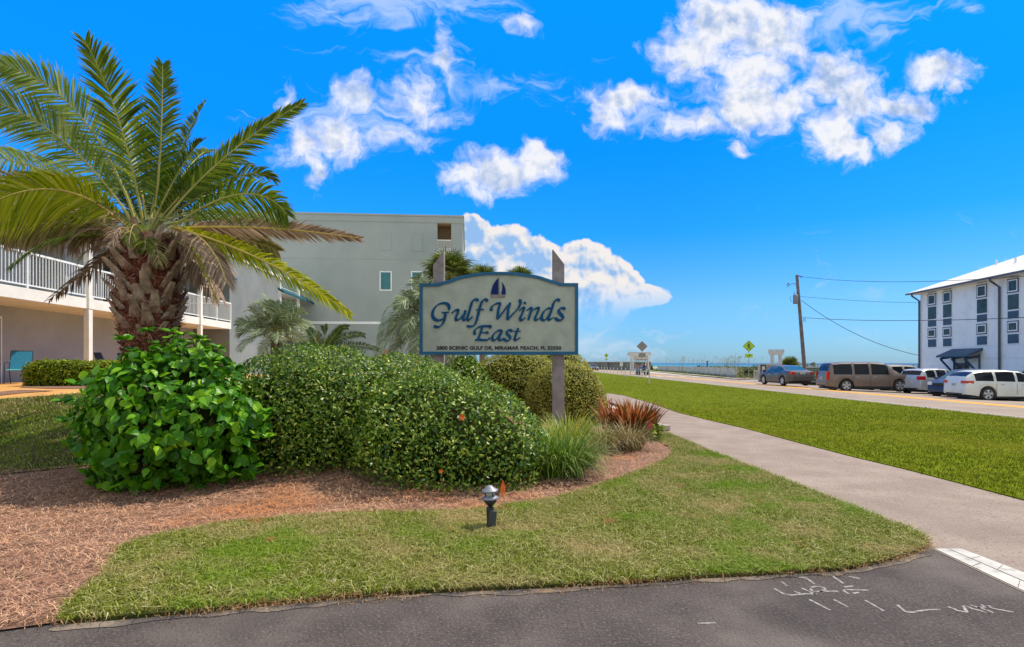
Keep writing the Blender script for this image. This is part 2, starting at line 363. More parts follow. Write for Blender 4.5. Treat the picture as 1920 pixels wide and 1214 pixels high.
t.links.new(mx.outputs[2], t.nodes['Principled BSDF'].inputs['Base Color'])
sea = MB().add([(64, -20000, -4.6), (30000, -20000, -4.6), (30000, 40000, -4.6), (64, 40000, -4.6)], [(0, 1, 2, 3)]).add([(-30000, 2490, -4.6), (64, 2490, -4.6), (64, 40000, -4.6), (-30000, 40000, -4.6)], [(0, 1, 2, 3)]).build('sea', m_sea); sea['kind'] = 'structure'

LAWN_LOW = GG([(108, 1173), (200, 1166), (300, 1158), (400, 1149), (500, 1139), (600, 1129), (700, 1121), (800, 1115), (900, 1110), (1000, 1106), (1100, 1101), (1220, 1094), (1320, 1086), (1400, 1083), (1500, 1077), (1580, 1072), (1650, 1059), (1700, 1045), (1730, 1035), (1742, 1022)])
LAWN_TOP = GG([(1735, 1012), (1705, 997), (1669, 984), (1605, 957), (1540, 932), (1470, 903), (1400, 875), (1330, 848), (1290, 830), (1258, 816), (1240, 812)])
LAWN_IN = GG([(1225, 826), (1250, 838), (1262, 852), (1245, 866), (1210, 882), (1160, 902), (1120, 916), (1060, 934), (1000, 946), (930, 958), (880, 963), (800, 967), (700, 968), (600, 972), (500, 980), (400, 991), (300, 1010), (250, 1022), (215, 1040), (205, 1062), (190, 1085), (160, 1110), (125, 1140)])
near_lawn = LAWN_LOW+LAWN_TOP+LAWN_IN
sheet('asphalt_drive', [(-30, -8), (14, -8), (14, 4.2), (7.2, 5.3), (5.2, 6.0)]+[(x, y+.35) for x, y in LAWN_LOW[::-1]]+[(-14, 3.9), (-30, 2.6)], .0, m_asph, 4)
PATH_R = GG([(1222, 757), (1270, 774), (1330, 789), (1400, 805), (1500, 832), (1600, 858), (1700, 882), (1800, 908), (1920, 940)])
mulch = [(-14, 4.25)]+[(x, y) for x, y in GG([(0, 1186), (104, 1172)])]+LAWN_IN[::-1]+[(4.0, 14.5), (4.4, 20.5), (2.5, 24), (-1, 22), (-2.5, 14), (-4, 9.5)]+GG([(200, 872), (130, 880), (60, 888), (0, 893)])+[(-14, 8.0)]
sheet('mulch_bed', mulch, .015, m_mulch0, .7)
sheet('near_lawn', near_lawn, .03, m_lawn0, .7, thick=.05)
LL = [(-60, 7.9), (-14, 8.0)]+GG([(0, 893), (60, 888), (130, 880), (200, 872)])+[(-4, 9.5), (-3.2, 14), (-6, 15), (-9.6, 14.2)]+GG([(185, 737), (100, 744), (0, 751)])+[(-16, 11.0), (-60, 8.5)]
left_lawn = LL
sheet('left_lawn', left_lawn, .03, m_lawn0, .7)
patio = [(-60, 8.5), (-16, 11.0)]+GG([(0, 751), (100, 744), (185, 737)])+[(-9.6, 14.2), (-9.2, 15.2), (-12.5, 30), (-17, 31), (-19, 15), (-60, 14)]
sheet('patio', patio, .02, m_patio, .7)
sheet('patio_bed', GG([(0, 744), (0, 737), (40, 733.5), (103, 735), (60, 738)]), .03, m_mulch0, .5)
sheet('hedge_bed', GG([(36, 729), (60, 723), (200, 718), (230, 725), (180, 731), (90, 731)]), .03, m_mulch0, .5)
_a, _b = G(1752, 1033), G(1935, 1120); PATH_L = [(_a[0]+(_b[0]-_a[0])*6, _a[1]+(_b[1]-_a[1])*6), _a]+LAWN_TOP+[(3.9, 14.6), (4.6, 20.5), (4.2, 28), (2.0, 40)]
sheet('footpath', PATH_L+[(4.0, 40.6), (6.0, 30)]+PATH_R+[(14, 6.9), (14, 2.2)], .004, m_path, 1.5)
# white band where the path meets the drive (two rows of tiles)
b0, b1, b2, b3 = G(1752, 1031), G(1802, 1031), G(1935, 1082), G(1935, 1118)
m0 = [( (b0[0]+b1[0])/2, (b0[1]+b1[1])/2 ), ((b2[0]+b3[0])/2, (b2[1]+b3[1])/2)]
ext = lambda p, q, k: (q[0]+(q[0]-p[0])*k, q[1]+(q[1]-p[1])*k)
e2, e3, em = ext(b1, b2, 1.2), ext(b0, b3, 1.2), ext(m0[0], m0[1], 1.2)
mid = lambda a, b, t: (a[0]+(b[0]-a[0])*t, a[1]+(b[1]-a[1])*t)
for a, bq, c, d, nn in ((b0, e3, mid(em, e3, .04), mid(m0[0], b0, .04), 5), (mid(m0[0], b1, .04), mid(em, e2, .04), e2, b1, 7)):
    for k in range(nn):
        s0, s1 = k/nn+.002, (k+1)/nn-.002
        sheet('white_band', [mid(a, bq, s0), mid(a, bq, s1), mid(d, c, s1), mid(d, c, s0)], .009, m_white, 5)
# road along x = 16 .. 24.5, bending a little right in the distance
def bend(y): return 0.0022*max(0, y-70)**1.35*.6
ys = [-20, 0, 10, 20, 30, 40, 50, 60, 70, 85, 100, 120, 150, 200, 300]
rl = [(16.0+bend(y), y) for y in ys]; rr = [(24.6+bend(y), y) for y in ys]
sheet('road', rl+rr[::-1], .004, m_road, 10)
sheet('verge_lawn', GG([(1222, 757)])[:1]+[(6.0, 30), (4.0, 40.6), (2.0, 55), (1.0, 150), (18.2, 150)]+[(x-.05, y) for x, y in rl[::-1] if y <= 120]+[(15.95, -8), (14, 6.9)]+PATH_R[::-1][:-1], .02, m_lawn1, 4, thick=.05)
sheet('parking_lot', [(24.62, -20), (24.62, 61), (30, 62), (38, 62), (60, 62), (60, -20)], .002, m_lot, 4)
for nm, x0 in (('yellow_line', 19.82), ('yellow_line', 20.24)):
    L_ = [(x0+bend(y), y) for y in ys]; R_ = [(x0+.28+bend(y), y) for y in ys]; sheet(nm, L_+R_[::-1], .010, m_yel, 10)
for x0 in (16.35, 24.2):
    L_ = [(x0+bend(y), y) for y in ys if y > 55 or x0 < 20]; R_ = [(x+.11, y) for x, y in L_]; sheet('edge_line', L_+R_[::-1], .010, m_white, 10)
for k in range(5):
    sheet('crossing_bar', [(17.0+k*1.5, 70), (17.7+k*1.5, 70), (17.7+k*1.5, 73), (17.0+k*1.5, 73)], .012, m_white, 10)
for y0 in (29.6, 32.5, 35.4, 40.6, 43.5):
    sheet('bay_line', [(24.9, y0), (29.5, y0), (29.5, y0+.12), (24.9, y0+.12)], .008, m_white, 6)
sheet('footway', [(24.9, 62.5), (32, 61.5), (33, 64), (25, 66)], .02, m_path, 6)
dune_sheet = sheet('dune_grass_strip', [(25.2, 62.5), (30, 61), (60, 61), (60, 300), (36, 300), (30.8, 150), (28.4, 110), (26.6, 85)], .015, mat('dune_ground', (.20, .22, .07), (.50, .44, .30), 1, .35, 6, .6, 6), 4)

# chalk writing and the short dashes on the drive
mb = MB()
def gfn(u, v, d):
    x, y = G(1420+u*500/1920, 1060+v*500/1920); return (x, y, d)
def chalk(pts, wd=.010):
    w_ = []
    for p in catmull(pts, 5) if len(pts) > 2 else pts: w_.append(G(1420+p[0]*500/1920, 1060+p[1]*500/1920))
    mb.ribbon(w_, lambda a, b, c: wd, lambda u, v, d: (u, v, d), .0016, .0020)
for s_ in ([(120,172),(215,215),(330,212),(430,212)], [(265,190),(320,212)], [(320,170),(420,214)], [(385,165),(395,190),(450,192),(490,178),(460,160),(400,160),(385,172)], [(450,192),(580,190)],
           [(625,160),(690,155)], [(615,182),(660,212)], [(620,178),(800,184)], [(690,205),(730,200)], [(175,122),(215,152)], [(340,95),(375,112),(410,138)], [(300,92),(360,92)], [(545,85),(620,134)],
           [(375,250),(525,330)], [(550,252),(655,308)], [(775,255),(910,335)], [(1010,290),(1070,338),(1140,344)], [(1140,338),(1230,325),(1320,326)],
           [(1375,303),(1450,332),(1510,344)], [(1510,344),(1490,298),(1560,320),(1650,346)], [(1535,292),(1600,310),(1700,346)], [(1590,310),(1680,296)], [(1610,290),(1720,320),(1845,344)],
           [(-430,425),(-300,417)], [(660,82),(740,100)]): chalk(s_)
o = mb.build('chalk_marks', m_chalk); tag(o, kind='structure')

# ------------------------------------------------------------------ grass and straw
def blades(name, poly, n, h0, h1, w0, mt, lean=.6, dens=None, off=.03, kind='stuff', fh=None):
    x, y = sample(poly, n)
    if dens is not None:
        k = rng.random(len(x)) < dens(x, y); x, y = x[k], y[k]
    n = len(x); a = rng.uniform(0, 2*math.pi, n); b = rng.uniform(0, 2*math.pi, n)
    h = rng.uniform(h0, h1, n)*(fh(x, y) if fh is not None else 1); ln = rng.uniform(.15, lean, n)
    z = H(x, y)+off-.005
    dx, dy = np.cos(a), np.sin(a); ww = w0*rng.uniform(.7, 1.3, n)/2
    sx, sy = np.cos(b)*ww, np.sin(b)*ww
    p = [np.stack([x-sx, y-sy, z], 1), np.stack([x+sx, y+sy, z], 1),
         np.stack([x+sx*.8+dx*h*ln*.4, y+sy*.8+dy*h*ln*.4, z+h*.6], 1), np.stack([x-sx*.8+dx*h*ln*.4, y-sy*.8+dy*h*ln*.4, z+h*.6], 1),
         np.stack([x+dx*h*ln*1.5, y+dy*h*ln*1.5, z+h*(1-.35*ln)], 1)]
    V = np.stack(p, 1).reshape(-1, 3); i = np.arange(n)*5
    o = mesh_np(name, V, [np.stack([i, i+1, i+2, i+3], 1), np.stack([i+3, i+2, i+4], 1)], mt); o['kind'] = kind; return o
def pn(x, y, s, k):                              # cheap smooth noise
    return .5+.25*(np.sin(x*s+1.7*np.sin(y*s*.7+k))+np.sin(y*s*1.3+1.3*np.sin(x*s*.9+2*k)))
m_gr = mat('grass_blade', (.09, .13, .006), (.66, .60, .30), .7, island=[(.35, (.19, .23, .014)), (.7, (.38, .38, .09))], trans=.25, spec=.08, extra=chain(patches((.56, .42, .20), 1.1, .46, .68, .75), patches((.17, .32, .004), .7, .53, .62, .65), patches((.50, .25, .10), 2.4, .67, .73, .8)))
m_gv = mat('verge_blade', (.08, .11, .002), (.36, .34, .02), .7, island=[(.5, (.17, .205, .003))], trans=.25, spec=.05, extra=chain(patches((.06, .12, .002), 1.2, .45, .6, .6), patches((.34, .30, .03), .35, .52, .62, .6), patches((.09, .13, .003), .12, .48, .6, .6)))
tag(blades('near_lawn_grass', near_lawn, 430000, .035, .085, .0075, m_gr, 1.7, lambda x, y: np.clip(1.15-(y-4)*.09, .35, 1)), 'short patchy green and straw coloured lawn grass beside the drive', 'grass')
tag(blades('left_lawn_grass', left_lawn, 260000, .03, .08, .010, m_gr, 1.6, lambda x, y: (x > -15)*1.0), 'mown lawn grass on the slope below the orange patio', 'grass')
vl = [(x, y) for x, y in PATH_R]+[(14, 6.9), (15.95, -2), (15.95, 60), (17, 90), (6, 90), (4.0, 40), (6.0, 30)]
tag(blades('verge_grass', vl, 640000, .03, .08, .012, m_gv, 1.5, lambda x, y: (y > 6)*np.clip(1.4-y*.05, .14, 1)*smooth(90, 30, y), off=.02), 'bright green mown grass between the footpath and the road', 'grass')
# ragged dead grass edge along the drive
m_dead = mat('dead_grass', (.30, .13, .04), (.55, .36, .17), .9, island=True, trans=.15)
edge = [(x, y-.05) for x, y in LAWN_LOW]+[(x, y+.13) for x, y in LAWN_LOW[::-1]]
tag(blades('dry_grass_edge', edge, 60000, .02, .05, .006, m_dead, 1.6, off=.02, dens=lambda x, y: np.clip(pn(x, y, 3, 1)*1.5-.25, .05, 1)), 'dry brown grass along the edge of the drive', 'grass')
def needles(name, poly, n, l0, l1, wd, mt, off=.02, dens=None):
    x, y = sample(poly, n)
    if dens is not None:
        k = rng.random(len(x)) < dens(x, y); x, y = x[k], y[k]
    n = len(x); a = rng.uniform(0, 2*math.pi, n); l = rng.uniform(l0, l1, n)/2; tilt = rng.normal(0, .17, n)
    bmp = .035*pn(x, y, 5, 3)+.02*pn(x, y, 17, 5)
    z = H(x, y)+off+bmp+rng.uniform(0, .02, n); dx, dy = np.cos(a), np.sin(a); k = rng.uniform(-.3, .3, n)*l
    ww = wd/2; px, py = -dy*ww, dx*ww
    def pt(s, sg): return np.stack([x+dx*l*s+px*sg-dy*k*(1-abs(s)), y+dy*l*s+py*sg+dx*k*(1-abs(s)), z+tilt*l*s+.012*(1-abs(s))], 1)
    V = np.stack([pt(-1, -1), pt(-1, 1), pt(0, 1), pt(0, -1), pt(1, 1), pt(1, -1)], 1).reshape(-1, 3); i = np.arange(n)*6
    o = mesh_np(name, V, [np.concatenate([np.stack([i, i+3, i+2, i+1], 1), np.stack([i+3, i+5, i+4, i+2], 1)])], mt); o['kind'] = 'stuff'; return o
m_straw = mat('pine_straw', (.25, .10, .045), (.80, .50, .28), .8, island=[(.4, (.45, .24, .15)), (.75, (.60, .35, .23))], spec=.3, extra=chain(patches((.58, .21, .06), .55, .52, .62, .7), patches((.26, .11, .07), 1.5, .56, .68, .6)))
tag(needles('pine_straw', mulch, 430000, .05, .15, .004, m_straw, dens=lambda x, y: (x > -7.5)*(y < 15)*np.clip(1.3-(y-4)*.11, .25, 1)), 'tan pine straw mulch spread over the planting bed', 'mulch')
tag(needles('bed_edge_litter', [(-9, 3.9), (-4.2, 3.62), (-3.0, 3.72), (-3.0, 4.0), (-9, 4.5)], 5000, .03, .10, .004, m_straw, off=-.01), 'pine straw spilling over the edge of the drive', 'litter')
tag(needles('drive_litter', [(x, y-.10) for x, y in LAWN_LOW]+[(x, y+.02) for x, y in LAWN_LOW[::-1]], 16000, .02, .07, .003, m_dead, off=-.035, dens=lambda x, y: np.clip(pn(x, y, 6, 4)*1.6-.45, .03, 1)), 'dry straw litter along the drive edge', 'litter')
# sandy fringe between lawn and asphalt
m_fringe = mat('sandy_fringe', (.12, .095, .08), (.34, .26, .19), .95, 5, 6, .8, 60, extra=patches((.085, .07, .063), 2.5, .42, .56, 1, 8))
fr_a = [(x, y-.02-.05*pn(x, y, 4, 2)-.05*pn(x, y, 17, 1)) for x, y in catmull(LAWN_LOW, 6)]
fr_b = [(x, y+.10) for x, y in catmull(LAWN_LOW, 6)]
fm_ = MB().add([(x, y, .0045) for x, y in fr_a]+[(x, y, .0045) for x, y in fr_b], [(i, i+1, i+1+len(fr_a), i+len(fr_a)) for i in range(len(fr_a)-1)]).build('sandy_fringe', m_fringe); fm_['kind'] = 'structure'

# ------------------------------------------------------------------ plants
LEAF_T = np.array([(0,0,0),(-.28,.35,.06),(.28,.35,.06),(0,.38,-.02),(-.2,.78,.0),(.2,.78,.0),(0,.74,-.06),(0,1.02,-.10)])
LEAF_F = [np.array([(0,3,1),(0,2,3),(4,6,7),(6,5,7)]), np.array([(1,3,6,4),(3,2,5,6)])]
OV_T = np.array([(0,0,0),(-.24,.5,.05),(.24,.5,.05),(0,1,0)]); OV_F = [np.array([(0,2,3),(0,3,1)])]
BIG_T = np.array([(0,0,0),(-.30,.12,.05),(.30,.12,.05),(-.42,.38,.07),(.42,.38,.07),(-.30,.70,.02),(.30,.70,.02),(0,1.08,-.22),(0,.15,-.03),(0,.42,-.03),(0,.74,-.08)])
BIG_F = [np.array([(0,8,1),(0,2,8),(5,10,7),(10,6,7)]), np.array([(1,8,9,3),(8,2,4,9),(3,9,10,5),(9,4,6,10)])]
def frames(nv, up, tw, n):
    """leaf frames: Z = face normal, Y = leaf axis"""
    Z = nrm(nv); Y = nrm(up-(up*Z).sum(1, keepdims=True)*Z); X = np.cross(Y, Z)
    c, s = np.cos(tw)[:, None], np.sin(tw)[:, None]; return X*c+Y*s, Y*c-X*s, Z
def blob_pts(blobs, n, shell=.12, ex=2.5, bump=.05, zmin=.03, low=0):
    A = np.array([b[3]*b[4]+b[3]*b[5]+b[4]*b[5] for b in blobs]); out = []; nor = []
    for i, b in enumerate(blobs):
        k = int(n*A[i]/A.sum()); d = nrm(rng.normal(size=(k, 3)))
        r = (np.abs(d)**ex).sum(1)**(-1/ex)
        q = d*r[:, None]; g = nrm(np.sign(q)*np.abs(q)**(ex-1)/np.array(b[3:6]))
        wob = 1+bump*(np.sin(q[:, 0]*5.1+i)*np.sin(q[:, 1]*4.3+1)+.6*np.sin(q[:, 2]*9+q[:, 0]*7))
        dep = 1-shell*rng.random(k)**1.6
        p = np.array(b[:3])+q*np.array(b[3:6])*(wob*dep)[:, None]
        ok = p[:, 2] > H(p[:, 0], p[:, 1])+zmin
        for j, c in enumerate(blobs):
            if j != i: ok &= ((np.abs((p-np.array(c[:3]))/np.array(c[3:6]))**ex).sum(1) > .80)
        out.append(p[ok]); nor.append(g[ok])
    return np.concatenate(out), np.concatenate(nor)
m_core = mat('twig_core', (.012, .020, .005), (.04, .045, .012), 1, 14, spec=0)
m_bark = mat('brown_bark', (.10, .065, .04), (.22, .16, .11), .9, 9, 5, .8, 40)
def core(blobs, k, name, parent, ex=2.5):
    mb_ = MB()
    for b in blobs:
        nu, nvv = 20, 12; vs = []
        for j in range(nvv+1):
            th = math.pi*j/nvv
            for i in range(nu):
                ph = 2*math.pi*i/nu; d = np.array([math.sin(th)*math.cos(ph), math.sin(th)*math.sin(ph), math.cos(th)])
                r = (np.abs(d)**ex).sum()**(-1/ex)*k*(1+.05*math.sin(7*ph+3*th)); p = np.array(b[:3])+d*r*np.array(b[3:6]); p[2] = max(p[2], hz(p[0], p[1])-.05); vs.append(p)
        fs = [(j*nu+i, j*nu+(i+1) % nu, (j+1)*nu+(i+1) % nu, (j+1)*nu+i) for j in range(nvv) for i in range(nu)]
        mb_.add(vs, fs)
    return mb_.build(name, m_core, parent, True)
def hedge(name, label, cat, blobs, n, size, mt, ex=2.5, shell=.12, bump=.05, jit=.55, T=OV_T, TF=OV_F, up=None, ck=.86, stems=0, group=None):
    c = np.array(blobs[0][:3]); root = thing(name, label, cat, (c[0], c[1], hz(c[0], c[1])), 0, group); off = np.array([c[0], c[1], hz(c[0], c[1])])
    p, g = blob_pts(blobs, n, shell, ex, bump); k = len(p)
    nv = nrm(g+np.array((0, 0, .25))+rng.normal(0, jit, (k, 3))); u = rng.normal(0, 1, (k, 3))+np.array(up if up is not None else (0, 0, .5))+g*.6
    X, Y, Z = frames(nv, u, rng.uniform(-.4, .4, k), k); s = size*rng.uniform(.6, 1.35, k)**1.2
    V, Fc = instance_np(T, TF, p-off, X, Y, Z, s)
    mesh_np('foliage', V, Fc, mt, smooth_=False, parent=root)
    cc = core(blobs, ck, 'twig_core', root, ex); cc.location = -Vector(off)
    if stems:
        mb_ = MB()
        for i in range(stems):
            b = blobs[i % len(blobs)]; a = random.uniform(0, 6.28); r = random.uniform(.5, .97)
            q = Vector((b[0]+math.cos(a)*b[3]*r, b[1]+math.sin(a)*b[4]*r, b[2]+b[5]*random.uniform(-.3, .9)*math.sqrt(max(0, 1-r*r*.8)))); s0 = Vector((b[0]+math.cos(a)*.15, b[1]+math.sin(a)*.15, hz(b[0], b[1])))
            mb_.tube([s0, (s0+q)/2+Vector((0, 0, .1)), q], [.018, .011, .005], 5)
        st = mb_.build('stems', m_bark, root); st.location = -Vector(off)
    return root
m_hl = mat('hedge_leaf', (.02, .07, .004), (.64, .68, .16), .38, island=[(.28, (.06, .15, .006)), (.60, (.16, .27, .016)), (.92, (.36, .44, .06))], trans=.30, spec=.45)
m_hl2 = mat('mound_leaf', (.12, .13, .012), (.75, .66, .18), .5, island=[(.5, (.32, .32, .04)), (.8, (.50, .47, .09))], trans=.3, spec=.3)
m_ll = mat('low_hedge_leaf', (.07, .12, .004), (.38, .44, .02), .5, island=[(.5, (.16, .22, .01))], trans=.3, spec=.2)
m_big = mat('broad_leaf', (.025, .11, .003), (.26, .50, .014), .40, island=[(.4, (.055, .21, .004)), (.8, (.12, .32, .006))], trans=.28, spec=.32)
H1 = [(-.98, 8.45, .60, 1.44, 1.28, .92), (-1.25, 8.75, .80, 1.05, 1.05, .84), (-.55, 8.3, .45, 1.05, 1.12, .85)]
H2 = [(-3.15, 9.05, .85, 1.35, 1.25, 1.16), (-2.0, 9.9, .90, 1.40, 1.2, .96)]
hedge('clipped_hedge', 'big clipped glossy green hedge mound right in front of the blue-edged sign', 'hedge', H1, 46000, .062, m_hl, 2.3, .30, .06, .9, ck=.68)
hedge('clipped_hedge', 'tall clipped green hedge mound between the broad-leaved shrub and the sign', 'hedge', H2, 54000, .060, m_hl, 2.5, .30, .06, .9, ck=.68)
S = [(-4.72, 7.95, .85, 1.28, 1.0, 1.02), (-4.75, 8.2, 1.15, .85, .8, .92)]
shrub = hedge('broad_leaved_shrub', 'large bright green shrub with broad drooping leaves in front of the palm', 'shrub', S, 6200, .128, m_big, 2.1, .34, .16, .62, BIG_T, BIG_F, (0, 0, -1.2), .58, 60)
# a few shoots standing out of the shrub
mb_ = MB(); so_ = []
for (px, py, Z0) in ((232, 636, 7.7), (278, 620, 7.9), (318, 622, 7.8), (345, 628, 7.8), (378, 640, 7.7), (410, 652, 7.8), (120, 752, 7.6), (118, 790, 7.7), (140, 720, 7.7), (500, 772, 7.5), (498, 820, 7.5), (440, 690, 7.7)):
    tip = P3(px, py, Z0); base = Vector((tip.x*.985+(-4.75)*.015, Z0+.1, tip.z-.4)); base = tip.lerp(Vector((-4.75, 8.0, .9)), .28)
    mb_.tube([base, (base+tip)/2+Vector((0, 0, .03)), tip], [.007, .005, .004], 5); so_ += [(tip, i) for i in range(6)]
    so_ += [((base+tip)/2, i) for i in range(4)]
O_ = np.array([t_[0][:] for t_ in so_]); k = len(O_); ph = np.array([t_[1]*2.4 for t_ in so_])+rng.uniform(0, 1, k)
dirv = np.stack([np.cos(ph), np.sin(ph), rng.uniform(-.5, .4, k)], 1); nv = np.stack([-np.cos(ph)*.4, -np.sin(ph)*.4-.25, np.full(k, .9)], 1)+rng.normal(0, .3, (k, 3))
X, Y, Z = frames(nv, dirv, np.zeros(k), k); V, Fc = instance_np(BIG_T, BIG_F, O_, X, Y, Z, rng.uniform(.09, .16, k))
sh_ = mesh_np('foliage_shoots', V, Fc, m_big, parent=shrub); sh_['kind'] = 'stuff'; sh_.location = -shrub.location
sh2 = mb_.build('shoot_stems', m_bark, shrub); sh2['kind'] = 'stuff'; sh2.location = -shrub.location
hedge('low_hedge', 'low box-trimmed hedge at the edge of the orange patio', 'hedge', [(-12.6, 15.6, 1.38, .75, .55, .43), (-11.5, 15.8, 1.36, .85, .6, .43)], 14000, .07, m_ll, 4.5, .10, .03, .7)
hedge('round_bush', 'clipped round bush right behind the sign post', 'bush', [(1.52, 16.0, .62, 1.14, 1.05, 1.18)], 26000, .06, m_hl2, 2.2, .12, .02, .7, group='trimmed bushes behind the sign')
hedge('round_bush', 'wide clipped bush behind the sign, below the word East', 'bush', [(.2, 18.2, .80, 1.55, 1.2, 1.36)], 26000, .06, m_hl2, 2.2, .08, .02, .7, group='trimmed bushes behind the sign')
hedge('round_bush', 'farthest clipped bush, its crown showing just under the sign edge', 'bush', [(1.62, 20.0, .85, 1.35, 1.1, 1.42)], 16000, .06, m_hl2, 2.2, .08, .02, .7, group='trimmed bushes behind the sign')
hedge('dark_bush', 'dark glossy bush behind the left sign post', 'bush', [(-1.55, 17.5, .9, .95, .8, 1.0)], 9000, .10, m_hl, 2.2, .15, .08, .8)

# strappy clumps
def strap(name, label, cat, c, n, l0, l1, wd, spread, mt, group=None, base=.12, droop=1.0, seg=5):
    c = (c[0], c[1], hz(c[0], c[1])); root = thing(name, label, cat, c, 0, group)
    a = rng.uniform(0, 2*math.pi, n); r = base*np.sqrt(rng.random(n)); L = rng.uniform(l0, l1, n); el = rng.uniform(.25, 1.0, n)**.8*spread
    P = []; p = np.stack([np.cos(a)*r, np.sin(a)*r, np.zeros(n)], 1); th = math.pi/2-el*.55
    side = np.stack([-np.sin(a), np.cos(a), np.zeros(n)], 1)*(wd/2*rng.uniform(.7, 1.3, n))[:, None]
    V = []
    for j in range(seg+1):
        k_ = (1-(j/seg)**2.2)*.95+.05; V += [p-side*k_, p+side*k_]
        d = np.stack([np.cos(a)*np.cos(th), np.sin(a)*np.cos(th), np.sin(th)], 1); p = p+d*(L/seg)[:, None]; th = th-droop*el*rng.uniform(.3, .75, n)*(j+1)/seg*1.5
    V = np.stack(V, 1).reshape(-1, 3); i = np.arange(n)[:, None]*(2*seg+2)+2*np.arange(seg)[None]; i = i.ravel()
    mesh_np('blades', V, [np.stack([i, i+1, i+3, i+2], 1)], mt, parent=root); return root
m_lir = mat('liriope', (.04, .10, .006), (.46, .46, .14), .5, island=[(.45, (.09, .19, .010)), (.80, (.20, .30, .03))], trans=.25, spec=.25)
m_lirt = mat('tan_liriope', (.10, .13, .02), (.50, .36, .17), .6, island=[(.4, (.24, .22, .06)), (.7, (.38, .26, .11))], trans=.2)
m_liry = mat('yellow_liriope', (.16, .26, .008), (.60, .55, .06), .5, island=[(.5, (.24, .33, .03))], trans=.25)
m_red = mat('bronze_leaf', (.13, .02, .004), (.75, .34, .14), .5, island=[(.25, (.10, .12, .012)), (.4, (.26, .05, .008)), (.75, (.45, .14, .035))], trans=.25, spec=.25)
gl = 'strap-leaved grass clumps right of the hedge'
strap('grass_clump', 'nearest arching strap-leaf clump beside the front hedge, fresh green', 'plant', (.80, 8.5), 700, .5, 1.05, .016, 1.3, m_lir, gl, .26)
strap('grass_clump', 'green strap-leaf clump at the foot of the hedge, lower right corner of it', 'plant', (.50, 8.35), 460, .5, .95, .016, 1.2, m_lir, gl, .2)
strap('grass_clump', 'yellow-green clump growing in front of the right sign post', 'plant', (1.08, 10.6), 560, .6, 1.05, .014, 1.1, m_liry, gl, .3)
strap('grass_clump', 'yellow-green clump touching the hedge behind the nearest clump', 'plant', (.62, 9.9), 360, .5, .85, .014, 1.0, m_liry, gl, .25)
strap('grass_clump', 'tan and green clump between the sign post and the bronze plant', 'plant', (1.75, 10.9), 480, .5, .85, .014, 1.2, m_lirt, gl, .28)
strap('grass_clump', 'dry tan clump below the bronze-leaved plant', 'plant', (2.35, 11.2), 420, .45, .85, .014, 1.2, m_lirt, gl, .25)
strap('grass_clump', 'dry clump half hidden between the nearest clump and the hedge mound', 'plant', (1.15, 9.4), 260, .4, .75, .014, 1.2, m_lirt, gl, .25)
strap('bronze_plant', 'bronze-red rosette plant with sword leaves above the tan clumps', 'plant', (2.78, 12.8), 420, .55, 1.05, .070, .80, m_red, None, .38, .6)
strap('bronze_plant', 'small bronze-red plant at the edge of the round bush', 'plant', (2.35, 13.2), 120, .5, 1.1, .055, .8, m_red, None, .12, .5)
strap('bronze_plant', 'tiny reddish plant far behind the round bush', 'plant', (3.15, 19.5), 60, .3, .8, .06, .9, m_red, None, .12, .5)
strap('bronze_plant', 'farther low reddish plant peeking past the round bush', 'plant', (2.95, 21.5), 60, .3, 1.0, .06, .9, m_red, None, .12, .5)
# stone edging, geraniums
m_stone = mat('edging_stone', (.32, .26, .21), (.50, .42, .34), .9, 6, 5, .6, 30)
for i, (px, py) in enumerate(((1232, 806), (1247, 809), (1218, 803))):
    x, y = G(px, py); st = MB().box(-.15, .15, -.11, .11, 0, .13).build('edging_stone', m_stone, bevel=.02); st.location = (x, y+.12, 0.02); st.rotation_euler = (0, 0, -.15+i*.1)
    tag(st, ['middle edging stone beside the footpath under the bronze plant', 'edging stone nearest the footpath', 'innermost edging stone tucked under the clump'][i], 'stone', 'edging stones')
root = hedge('geranium', 'small geranium with a pink flower beside the edging stones', 'plant', [(3.15, 12.35, .22, .17, .16, .2)], 110, .10, m_ll, 2, .5, .05, .8, BIG_T, BIG_F, None, .3)
m_pink = mat('pink_petal', (.65, .04, .06), (.75, .12, .12), .5, 9)
p_ = rng.normal(0, .035, (60, 3)); X, Y, Z = frames(rng.normal(0, 1, (60, 3)), rng.normal(0, 1, (60, 3)), np.zeros(60), 60)
V, Fc = instance_np(BIG_T, BIG_F, p_+np.array((-.14, -.1, .40-.02)), X, Y, Z, np.full(60, .05)); mesh_np('flower', V, Fc, m_pink, parent=root)['kind'] = 'stuff'
# orange hibiscus flower on the hedge and the orange marker
m_or = mat('orange_petal', (.80, .09, .01), (.90, .22, .03), .5, 9)
def flower(c, s, label):
    a = np.arange(5)*2*math.pi/5; Yv = np.stack([np.cos(a), np.full(5, -.45), np.sin(a)], 1); nv = np.stack([-np.cos(a)*.3, np.full(5, -1.), -np.sin(a)*.3], 1)
    X, Y, Z = frames(nv, Yv, np.zeros(5), 5); V, Fc = instance_np(BIG_T, BIG_F, np.zeros((5, 3)), X, Y, Z, np.full(5, s))
    o = mesh_np('flower', V, Fc, m_or); o.location = c; tag(o, label, 'flower')
flower(P3(866, 783, 7.28), .045, 'single orange flower in the middle of the front hedge'); flower(P3(827, 884, 7.12), .03, 'small orange-red bud low on the front hedge')
x, y = G(943, 932); mk = MB().prism([(-.03, 0), (.028, .0), (.034, .10), (.012, .17), (0, .2), (-.015, .16), (-.032, .09)], lambda u, v, d: (u, d+.03*u, v), -.004, .004).build('marker_flag', m_or); mk.location = (x, y, hz(x, y)+.02)
tag(mk, 'upright orange marker flag in the pine straw at the hedge foot', 'marker')

